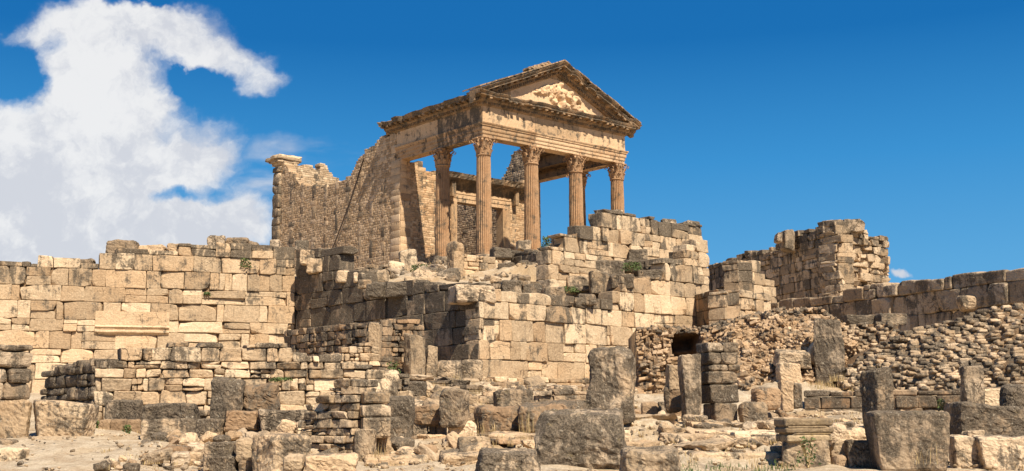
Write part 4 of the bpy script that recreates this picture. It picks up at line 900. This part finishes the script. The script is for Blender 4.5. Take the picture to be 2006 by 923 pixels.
stone(795, 834, 748, 772, 33., 'dark block on the slope below the chamber sill', l=.8, mat='black')
stone(934, 1022, 797, 850, 25.4, 'brown weathered low boulder left of the long brown one', mat='brown', l=.55, N=16, r=.14, amp=.06, skew=.08, name='boulder', cat='boulder')
stone(966, 1044, 765, 798, 27.4, 'grey slab with yellow lichen lying above the brown boulders', l=.7, N=14, r=.07, name='flat_slab', cat='stone slab')
stone(1018, 1152, 790, 846, 24.8, 'long brown weathered boulder left of the great standing stone', mat='brown', l=.65, N=18, r=.16, amp=.07, skew=.08, name='boulder', cat='boulder')
stone(1154, 1252, 688, 816, 25.2, 'great black standing stone with rounded shoulders right of centre', l=.8, N=22, r=.16, amp=.06, skew=.06, oct2=.025, mat='dark', name='standing_stone', cat='standing stone', d=.9, ws=0, yaw=-.25)
stone(1054, 1238, 812, 918, 19.2, 'largest foreground boulder, rough dark block with undercut left corner', l=.72, N=28, r=.12, amp=.055, skew=.09, oct2=.03, mat='dark', name='great_boulder', cat='boulder', d=1.0, yaw=-.22, tilt=.02, lean=.03)
stone(934, 1057, 886, 935, 17.8, 'dark speckled squared block at the bottom edge left of the largest boulder', l=.85, N=18, r=.05, d=.7)
stone(1222, 1336, 884, 935, 17.8, 'grey fractured block at the bottom edge right of the largest boulder', l=.62, N=18, r=.1, amp=.07, oct2=.03, mat='side', d=.7)
# right of centre
pier(1371, 1452, [670, 690, 714, 727, 752, 790, 828], 26.6, 'tall dark pier of stacked blocks in front of the collapsed vault', l=.75, yaw=.28, d=.7, offs=[(-2, 0), (0, -1), (2, 2), (0, -4), (4, -2), (14, -4)], split=[.5, .4, .6, 0, 0, 0])
stone(1337, 1377, 698, 816, 26.4, 'narrow grey upright slab touching the tall dark pier', l=.7, N=16, r=.05, amp=.03, name='standing_slab', cat='stone slab')
stone(1308, 1338, 716, 758, 28., 'small pale block in the cavity left of the narrow upright slab', mat='clean', l=.45)
stone(1304, 1340, 758, 800, 28., 'brown stone under the pale block in the cavity', mat='brown', l=.5, r=.12)
stone(1257, 1292, 788, 816, 29, 'brown rough block at the foot of the rubble jamb', mat='brown', l=.5, r=.1)
stone(1291, 1318, 788, 814, 29, 'dark wedge block right of the rough brown block under the jamb', l=.7)
stone(1318, 1340, 793, 813, 29, 'small reddish block beside the base of the narrow upright slab', mat='brown', l=.3)
stone(1257, 1284, 817, 836, 27.6, 'small grey threshold stone near the great standing stone', mat='side', l=.5)
stone(1284, 1340, 816, 838, 27.4, 'long grey threshold stone left of the slab base', mat='side', l=.55)
stone(1340, 1388, 815, 840, 25.4, 'flat grey footing slab under the narrow upright slab', l=.6)
stone(1452, 1508, 790, 828, 26.3, 'round edged grey block right of the tall dark pier', l=.55, r=.12, mat='side', N=12)
stone(1478, 1536, 760, 795, 28, 'brown rounded block behind the grey one beside the pier', mat='brown', l=.45, r=.12, N=12)
stone(1532, 1558, 748, 798, 29, 'pale upright block on the slope of the collapsed vault', mat='lime', l=.6)
stone(1556, 1574, 752, 792, 29.2, 'dark narrow upright block beside the pale upright one', l=.6)
stone(1525, 1590, 688, 712, 34.2, 'pale flat slab lodged in the collapsed vault rubble', mat='lime', l=.5, lean=.05, tilt=.2)
stone(1528, 1572, 712, 750, 33.6, 'pale squared block lodged below the flat slab in the rubble', mat='lime', l=.55)
stone(1585, 1612, 672, 704, 34.6, 'leaning pale slab beside the tall upright slab', mat='clean', l=.1, lean=.6)
stone(1602, 1657, 628, 713, 34.2, 'tall dark upright slab with sunlit right edge between vault and bank', l=.8, ws=0, yaw=-.3, d=.35, sink=.5, N=16, r=.04, name='standing_slab', cat='stone slab')
stone(1703, 1762, 727, 866, 21.6, 'tall leaning grey pillar with yellow lichen top behind the big cube', l=.75, N=18, r=.05, amp=.03, ws=22, yaw=.5, d=.45, lean=-.03, name='stone_pillar', cat='pillar', mat='dark')
stone(1727, 1871, 811, 913, 19.2, 'big dark cube shaped block with mossy face at lower right', l=.78, N=24, r=.06, amp=.022, skew=.03, oct2=.012, name='cube_block', d=.95, yaw=-.10)
stone(1892, 1932, 720, 794, 28.2, 'short upright pillar against the cobble bank at right', l=.75, mat='dark', N=12, name='stone_pillar', cat='pillar')
stone(1918, 1971, 763, 794, 28.6, 'pale squared block right of the short upright pillar', mat='clean', l=.3)
stone(1970, 2030, 755, 798, 24, 'round cornered black block at the right edge above the long one', l=.85, r=.12, N=14)
stone(1884, 2030, 796, 857, 23, 'long dark brown block at the right edge behind the lowest row', mat='dark', l=.75, N=18, r=.08, amp=.05)
stone(1874, 1926, 857, 914, 20.4, 'grey brown block of the lowest row right of the big cube', l=.6, N=14, mat='side')
stone(1925, 2030, 858, 914, 20.2, 'long grey block ending the lowest row at the right edge', l=.65, N=16, mat='side')
stone(1898, 1930, 845, 858, 20.6, 'small pale stone lying on the lowest row of blocks', mat='clean', l=.1, amp=.1)
stone(1540, 1632, 866, 912, 20.2, 'squared plinth block under the carved base', l=.55, N=14, mat='side', ws=0, yaw=-.15)
stone(1664, 1724, 866, 920, 20.0, 'mossy dark block left of the leaning pillar foot', l=.7, N=14)
stone(1634, 1664, 866, 892, 20.3, 'small tilted cream stone between plinth and mossy block', mat='clean', l=.05, lean=.3, amp=.1)
stone(1636, 1662, 894, 918, 20., 'small rounded stone under the tilted cream stone', mat='brown', l=.3, r=.1)
stone(1655, 1718, 838, 864, 21.8, 'pale wedge boulder above the mossy dark block', mat='lime', l=.4, r=.12, amp=.08, N=12)
stone(1628, 1662, 832, 862, 21.6, 'rough grey stone right of the carved base', mat='side', l=.4, r=.1, amp=.08)
# carved column base with yellow lichen
pb = at(1585, 866, 20.2); o = thing('carved_base', 'yellow lichened moulded column base on its plinth block', 'column base', pb)
mb = MB()
for (z0, z1, w_) in ((0, .12, .40), (.12, .15, .37), (.15, .24, .43), (.24, .27, .38), (.27, .4, .42)):
    v, f, nv = blocks([(pb[0], pb[1]+.38, pb[2]+(z0+z1)/2)], [(w_, .38, (z1-z0)/2+.003)], rz(.06), N=10, r=.035, amp=.015, skew=.005); mb.add(v, f, tintarr(1, nv, g=.45))
M['yel'] = stone_mat('yellow_lichen_limestone', (.27, .20, .12), (.40, .31, .19), (.33, .22, .07), .7, yellow=.5, bump=.6)
mb.build('moulding', 'yel', o)
# pillars in the chamber
stone(785, 833, 657, 736, 38.2, 'squared upright pillar with sunlit right side below the terrace corner', l=.5, ws=24, yaw=.75, d=.5, name='stone_pillar', cat='pillar', mat='side', N=12, r=.04)
stone(720, 747, 634, 702, 37.8, 'upright end post of the shaded chamber wall', l=.45, yaw=-.2, name='stone_pillar', cat='pillar', mat='side', N=12, d=.5)
stone(834, 856, 680, 738, 38.6, 'thin leaning slab right of the squared pillar in the chamber', l=.5, mat='side', lean=.06, name='standing_slab', cat='stone slab', d=.3)
stone(852, 905, 706, 745, 39.6, 'dark rounded block at the foot of the terrace corner, left one', l=.85, r=.15, N=12, amp=.05)
stone(904, 945, 706, 742, 40.3, 'dark rounded block at the foot of the terrace corner, right one', l=.6, r=.12, N=12, mat='side', amp=.05)
# terrace top
stone(873, 911, 474, 556, 51.2, 'upright pale standing stone in front of the temple columns', mat='lime', l=.55, ws=14, yaw=.6, d=.7, r=.15, N=14, amp=.05, name='standing_stone', cat='standing stone')
stone(780, 815, 489, 545, 53, 'broken upright block with mossy top in front of the temple anta', mat='lime', l=.55, N=12, r=.08, amp=.07)
stone(760, 792, 512, 548, 52.4, 'rounded block leaning against the broken upright block', mat='lime', l=.5, N=10, r=.15, amp=.06)
stone(876, 966, 557, 587, 41.8, 'long capping block on the very corner of the terrace', l=.6, mat='side', N=12, r=.06, ws=20, yaw=.5, d=1.1)
M_ = [(600, 632, 505, 530, 50, 'lime', .4), (632, 666, 486, 503, 50.2, 'lime', .6), (634, 668, 503, 517, 50.1, 'dark', .7), (634, 668, 517, 530, 50, 'lime', .5), (586, 632, 489, 512, 50.5, 'lime', .6),
  (576, 604, 470, 489, 54, 'dark', .6), (655, 686, 530, 548, 48.6, 'lime', .3), (690, 715, 533, 549, 48, 'lime', .2), (730, 760, 528, 550, 48.5, 'lime', .6), (716, 754, 553, 577, 46, 'black', .9), (756, 808, 551, 577, 45.4, 'black', .8),
  (808, 842, 549, 577, 45, 'dark', .7), (846, 874, 553, 577, 44.2, 'black', .8), (812, 836, 522, 540, 52, 'dark', .5), (836, 868, 524, 545, 51, 'dark', .6), (700, 728, 548, 560, 46.6, 'lime', .4), (790, 840, 542, 556, 47, 'lime', .35),
  (960, 1004, 484, 502, 55, 'dark', .7), (974, 1010, 514, 530, 52, 'dark', .8), (980, 1022, 548, 574, 46.5, 'dark', .6), (1022, 1062, 556, 574, 46.8, 'dark', .7), (1156, 1198, 532, 572, 47.6, 'side', .5), (1110, 1160, 540, 566, 48.4, 'dark', .6),
  (1166, 1224, 510, 536, 49.8, 'dark', .7), (1232, 1270, 488, 508, 50.8, 'dark', .8), (1224, 1262, 508, 528, 49.8, 'black', .8), (1258, 1306, 508, 528, 49.8, 'dark', .6), (1246, 1300, 527, 545, 48.6, 'dark', .7), (1196, 1244, 537, 560, 47.2, 'dark', .6),
  (1010, 1040, 470, 486, 58, 'side', .5), (1040, 1090, 488, 502, 56, 'side', .4), (1076, 1120, 474, 490, 56, 'dark', .6), (1130, 1168, 576, 592, 45.5, 'dark', .7), (1060, 1110, 562, 578, 46, 'dark', .6), (940, 976, 508, 524, 54, 'lime', .4),
  (1082, 1118, 464, 492, 49.5, 'dark', .5), (1340, 1374, 432, 444, 55.8, 'dark', .7), (1296, 1326, 428, 436, 55, 'dark', .6), (1172, 1200, 414, 432, 50.6, 'dark', .8), (1196, 1222, 410, 420, 51, 'dark', .4)]
where = {0: 'on the left terrace edge', 1: 'in the middle of the terrace', 2: 'on the right of the terrace near the high wall'}
seen = {}
adj = {'lime': 'pale', 'dark': 'dark grey', 'black': 'black', 'side': 'grey'}
for i, (a, b, c, d_, Yq, mt, l) in enumerate(M_):
    ctx = 'at the foot of the temple' if Yq > 53 else where[0 if a < 720 else 1 if a < 1000 else 2]
    lb = f"{adj[mt]} {'wide' if b-a > 42 else 'small'} tumbled block {ctx}"
    seen[lb] = seen.get(lb, 0)+1
    stone(a, b, c, d_, Yq, lb, name='tumbled_block', mat=mt, l=l+.2, N=8, r=.07, amp=.05, skew=.05, group='tumbled blocks on the terrace', yaw=rng.uniform(-.2, .35))
# tops of wall A
for i, (a, b, c, d_, mt, lb) in enumerate([(203, 262, 470, 497, 'dark', 'big dark rounded block topping the left part of the retaining wall'), (270, 318, 480, 496, 'lime', 'flat pale block on the retaining wall between two dark ones'), (400, 438, 460, 484, 'dark', 'round dark boulder standing highest on the retaining wall'),
    (438, 484, 464, 480, 'dark', 'flat dark block right of the round boulder on the retaining wall'), (484, 504, 472, 482, 'dark', 'small flat stone on the retaining wall right of the flat dark block'), (524, 546, 467, 484, 'dark', 'black block on the wall touching the temple corner'), (74, 92, 504, 524, 'dark', 'small mossy block near the left end of the retaining wall'), (90, 178, 505, 524, 'dark', 'long low crumbled stone near the left end of the retaining wall'), (326, 374, 476, 494, 'lime', 'pale squared block on the retaining wall left of the round boulder')]):
    stone(a, b, c, d_, 48.5+(a/575)*3.6, lb, mat=mt, l=.55 if mt == 'dark' else .3, N=10, r=.1, amp=.06, d=.8)
for a, b, c, d_, Yq, lb in ((1523, 1534, 455, 470, 66, 'small knobbed stone on the left shoulder of the far tower'), (1536, 1558, 448, 486, 66.5, 'tilted upright block on the left shoulder of the far tower'), (1614, 1655, 431, 452, 63.6, 'dark block on top of the far tower, left of the topmost one'), (1655, 1697, 429, 450, 63.2, 'topmost dark block of the far tower overhanging its right side')):
    stone(a, b, c, d_, Yq, lb, mat='dark', l=.6, N=8, r=.06, d=1.0, lean=.12 if b-a < 25 else 0)
stone(1886, 1942, 578, 601, 41.5, 'isolated grey block lying before the right end of the boundary wall', l=.6, N=12, r=.1, mat='side')
stone(1660, 1722, 617, 630, 39, 'left one of two flat coping slabs above the coursed rubble wall', l=.7, N=10, mat='dark'); stone(1722, 1780, 614, 630, 38.6, 'right one of two flat coping slabs above the coursed rubble wall', l=.75, N=10, mat='dark')
# ------------------------------------------------------------------ scattered stones
def scatter(zone, n, sz, name, label, cat, group, mats, kindstuff=False, N=3, amp=.12):
    cen, hf, rot, lic = [], [], [], []
    while len(cen) < n:
        (pa, Ya), (pb_, Yb) = zone; Yq = rng.uniform(Ya, Yb); px = rng.uniform(pa, pb_)
        x, y = gp(px, Yq); s = rng.uniform(*sz)*(rng.random()**.6*.6+.5); z = gz1(x, y)
        cen.append((x, y, z+s*.12)); hf.append((s*rng.uniform(.7, 1.4), s*rng.uniform(.6, 1.1), s*rng.uniform(.35, .8))); rot.append(rxyz(rng.normal(0, .3), rng.normal(0, .3), rng.uniform(0, 6.28))); lic.append(rng.uniform(.15, .85))
    if kindstuff:
        v, f, nv = blocks(cen, hf, np.array(rot), N=N, r=.03, amp=amp, skew=.12); return v, f, tintarr(n, nv, g=lic)
    for i in range(n):
        v, f, nv = blocks([cen[i]], [hf[i]], rot[i], N=6, r=hf[i][2]*.5, amp=amp*.7, skew=.1, oct2=.03); mb = MB(); mb.add(v, f, tintarr(1, nv, g=lic[i]))
        tag(mb.build(name, mats[i % len(mats)], smooth=False), label, cat, group)
for zone, n, sz, lb, gr in [(((780, 27), (1240, 41)), 64, (.15, .4), 'rough loose stone on the slope below the terrace front wall', 'loose stones on the middle slope'),
    (((545, 22.5), (640, 26)), 24, (.08, .17), 'small pale stone in the heap left of the stepped rubble wall', 'stones in the pale heap'),
    (((560, 29), (780, 36)), 30, (.1, .24), 'loose stone in front of the shaded chamber', 'loose stones before the chamber'),
    (((1255, 22), (1540, 29)), 36, (.08, .22), 'loose stone on the ledges in front of the tall dark pier', 'loose stones on the right ledges'),
    (((290, 19.5), (620, 23.5)), 46, (.1, .26), 'rubble stone filling the gaps between the left foreground blocks', 'rubble of the left foreground'), (((620, 20.5), (940, 24)), 26, (.08, .26), 'half buried stone in the centre foreground', 'stones of the centre foreground'),
    (((200, 18.5), (420, 22)), 14, (.05, .14), 'loose stone beside the path at lower left', 'loose stones by the path'),
    (((1560, 22), (1880, 29)), 22, (.08, .2), 'loose stone between the carved base and the low block course', 'loose stones at the right'),
    (((720, 44.5), (1260, 60)), 72, (.2, .46), 'loose stone lying in the terrace rubble', 'loose stones on the terrace')]:
    scatter(zone, n, sz, 'loose_stone', lb, 'stone', gr, ['dark', 'side', 'black', 'dark'] if 'terrace rubble' in lb else ['lime', 'brown', 'side', 'dark', 'side', 'lime'])
cnt = 0
while cnt < 70:
    px, Yq = rng.uniform(780, 1560), rng.uniform(20.5, 38); 
    if px > 1240 and Yq > 29: continue
    x, y = gp(px, Yq); w_ = rng.uniform(.22, .7)*(.6+Yq/50); cnt += 1
    v, f, nv = blocks([(x, y, gz1(x, y)+.03)], [(w_, w_*rng.uniform(.5, .8), rng.uniform(.05, .11))], rxyz(rng.normal(0, .05), rng.normal(0, .05), rng.normal(.25, .35)), N=12, r=.03, amp=.06, skew=.08, oct2=.03); mb = MB(); mb.add(v, f, tintarr(1, nv, g=rng.uniform(.2, .7)))
    tag(mb.build('ledge_stone', ['side', 'lime', 'brown'][cnt % 3], smooth=False), 'flat ledge stone half buried in the slope before the terrace', 'stone', 'half buried ledge stones')
mb = MB()
for zone, n, sz in [(((560, 26), (1250, 41)), 2200, (.02, .11)), (((1240, 20), (2006, 31)), 1300, (.012, .07)), (((280, 18), (1240, 27)), 800, (.01, .05)), (((600, 43), (1350, 60)), 900, (.04, .16)), (((-20, 18), (300, 26)), 90, (.01, .04)), (((530, 22), (650, 26)), 500, (.03, .1))]:
    mb.add(*scatter(zone, n, sz, '', '', '', '', None, kindstuff=True))
kind(mb.build('rubble', 'side', loc=(0, 0, 0)), 'stuff')['label'] = 'small pale stones and chips strewn over the ground'
# flat rock ledges
for i, (a, b, c, d_, Yq, lb) in enumerate([(1390, 1470, 830, 842, 25.6, 'upper left flat ledge slab in front of the tall dark pier'), (1430, 1540, 846, 866, 23.6, 'broad flat ledge slab left of the carved base'), (1300, 1420, 850, 862, 23.8, 'thin sunlit ledge slab right of the great standing stone'), (1340, 1540, 886, 897, 20.6, 'lowest long ledge slab at lower right of centre'),
    (880, 960, 860, 872, 22.6, 'brown ledge slab in the centre foreground'), (700, 840, 896, 912, 20.2, 'long flat slab at the foot of the square pier'), (1150, 1240, 846, 858, 23.2, 'flat slab behind the largest boulder'), (960, 1070, 850, 864, 23.2, 'pale flat slab above the dark speckled squared block')]):
    stone(a, b, c, d_, Yq, lb, name='ledge_slab', cat='stone slab', mat='lime', l=.4, N=14, r=.05, amp=.04, d=1.2, oct2=.02, sink=.12)
# ------------------------------------------------------------------ plants
def tuft(mb, p, n, h, rad, lean=.5, w=.006):
    for _ in range(n):
        a = rng.uniform(0, 6.28); rr = rad*rng.random()**.5; b = np.array([p[0]+rr*math.cos(a), p[1]+rr*math.sin(a), p[2]-.03]); hh = h*rng.uniform(.4, 1)
        la = rng.uniform(0, 6.28); ln = lean*rng.random()*hh; wv_ = np.array([math.cos(la+1.57), math.sin(la+1.57), 0])*w; dr = np.array([math.cos(la), math.sin(la), 0])
        m_ = b+np.array([0, 0, hh*.55])+dr*ln*.3; tp_ = b+np.array([0, 0, hh])+dr*ln
        mb.add([b-wv_, b+wv_, m_+wv_*.8, m_-wv_*.8, tp_], [[0, 1, 2, 3], [3, 2, 4]])
mb = MB()
def rndg(pa, Ya, pb_, Yb, n, h, k=9, rad=.12):
    for _ in range(n):
        x, y = gp(rng.uniform(pa, pb_), rng.uniform(Ya, Yb)); tuft(mb, (x, y, gz1(x, y)), k, h*rng.uniform(.5, 1.2), rad)
rndg(560, 27, 1250, 41, 330, .24); rndg(1240, 19.5, 1560, 31, 190, .15); rndg(1560, 20, 2006, 30, 150, .18); rndg(930, 22, 1160, 25, 40, .3); rndg(200, 18, 1000, 22, 60, .10); rndg(620, 44, 1340, 60, 150, .28); rndg(180, 25.5, 420, 26.6, 40, .2); rndg(560, 24, 800, 30, 120, .22); rndg(1560, 33, 1680, 36, 60, .25)
for px, py, Yq, h, n in ((1040, 845, 24.3, .55, 26), (950, 848, 24.4, .35, 30), (740, 895, 20.4, .3, 30), (1640, 745, 33, .3, 60), (1600, 760, 33, .25, 40), (1810, 905, 18.6, .4, 10), (1730, 730, 31, .3, 12), (1370, 830, 25.5, .3, 16), (890, 745, 36, .3, 40), (930, 770, 33, .25, 40)): tuft(mb, at(px, py, Yq), n, h, .25)
kind(mb.build('dry_grass', 'straw', loc=(0, 0, 0), smooth=False), 'stuff')['label'] = 'dry straw coloured grass between the stones'
mb = MB()
for _ in range(80):
    x, y = gp(rng.uniform(1330, 1560), rng.uniform(18.2, 20.5)); tuft(mb, (x, y, gz1(x, y)), 8, .1, .12)
for _ in range(40):
    x, y = gp(rng.uniform(1030, 1160), rng.uniform(46, 49)); tuft(mb, (x, y, gz1(x, y)), 9, .22, .15)
kind(mb.build('green_grass', 'grass', loc=(0, 0, 0), smooth=False), 'stuff')['label'] = 'short green grass growing in the ruins'
def weed(px, py, Y, R, h, n, lb):
    p = at(px, py, Y); mb = MB(); st = MB()
    for _ in range(n):
        a = rng.uniform(0, 6.28); rr = R*rng.random()**.5; z = h*rng.random(); q = p+np.array([rr*math.cos(a)*(1-.3*z/h), rr*math.sin(a)*.6, z]); s = .03*Y/40+.02
        u = rng.normal(0, 1, 3); u /= np.linalg.norm(u); w = np.cross(u, rng.normal(0, 1, 3)); w /= np.linalg.norm(w)
        mb.add([q-u*s, q+w*s*.45, q+u*s, q-w*s*.45], [[0, 1, 2, 3]])
    for _ in range(6):
        a = rng.uniform(0, 6.28); tube(st, [p-[0, 0, .05], p+np.array([R*.6*math.cos(a), R*.4*math.sin(a), h*rng.uniform(.6, .95)])], .008, 5)
    o = thing('weed', lb, 'plant', p, 'green weeds in the ruins'); mb.build('leaves', 'grass', o, smooth=False); st.build('stem', 'straw', o)
weed(1078, 486, 56.5, .55, .6, 420, 'green bush growing at the foot of the third temple column')
weed(822, 540, 51.5, .5, .5, 300, 'green weed between the blocks left of the upright pale standing stone')
weed(1238, 530, 48.6, .5, .35, 300, 'green weed on the terrace blocks below the high wall')
weed(1110, 572, 47, .6, .2, 260, 'low green weed behind the terrace front wall')
weed(184, 842, 25.9, .16, .2, 200, 'green weed at the left foot of the low rubble wall')
weed(248, 852, 25.2, .12, .2, 90, 'thin grey green weed in the path beside the small blocks')
weed(480, 524, 50.9, .3, .4, 130, 'creeping weed hanging on the retaining wall below the flat dark block')
weed(405, 578, 50.3, .16, .12, 80, 'tiny green weed in the upper joint of the retaining wall')
weed(770, 742, 35, .25, .5, 140, 'tall dark green weed in the shaded chamber corner')
weed(550, 746, 26.8, .3, .07, 140, 'low green weed in the face of the low rubble wall')
weed(1846, 810, 29.0, .12, .35, 90, 'green weed in front of the low block course')
weed(1583, 910, 19.6, .2, .45, 110, 'green weed climbing the plinth block under the carved base')
weed(1590, 622, 39.5, .25, .12, 60, 'tiny green weed on the crest of the collapsed vault')
S.render.resolution_x, S.render.resolution_y = 1024, 471
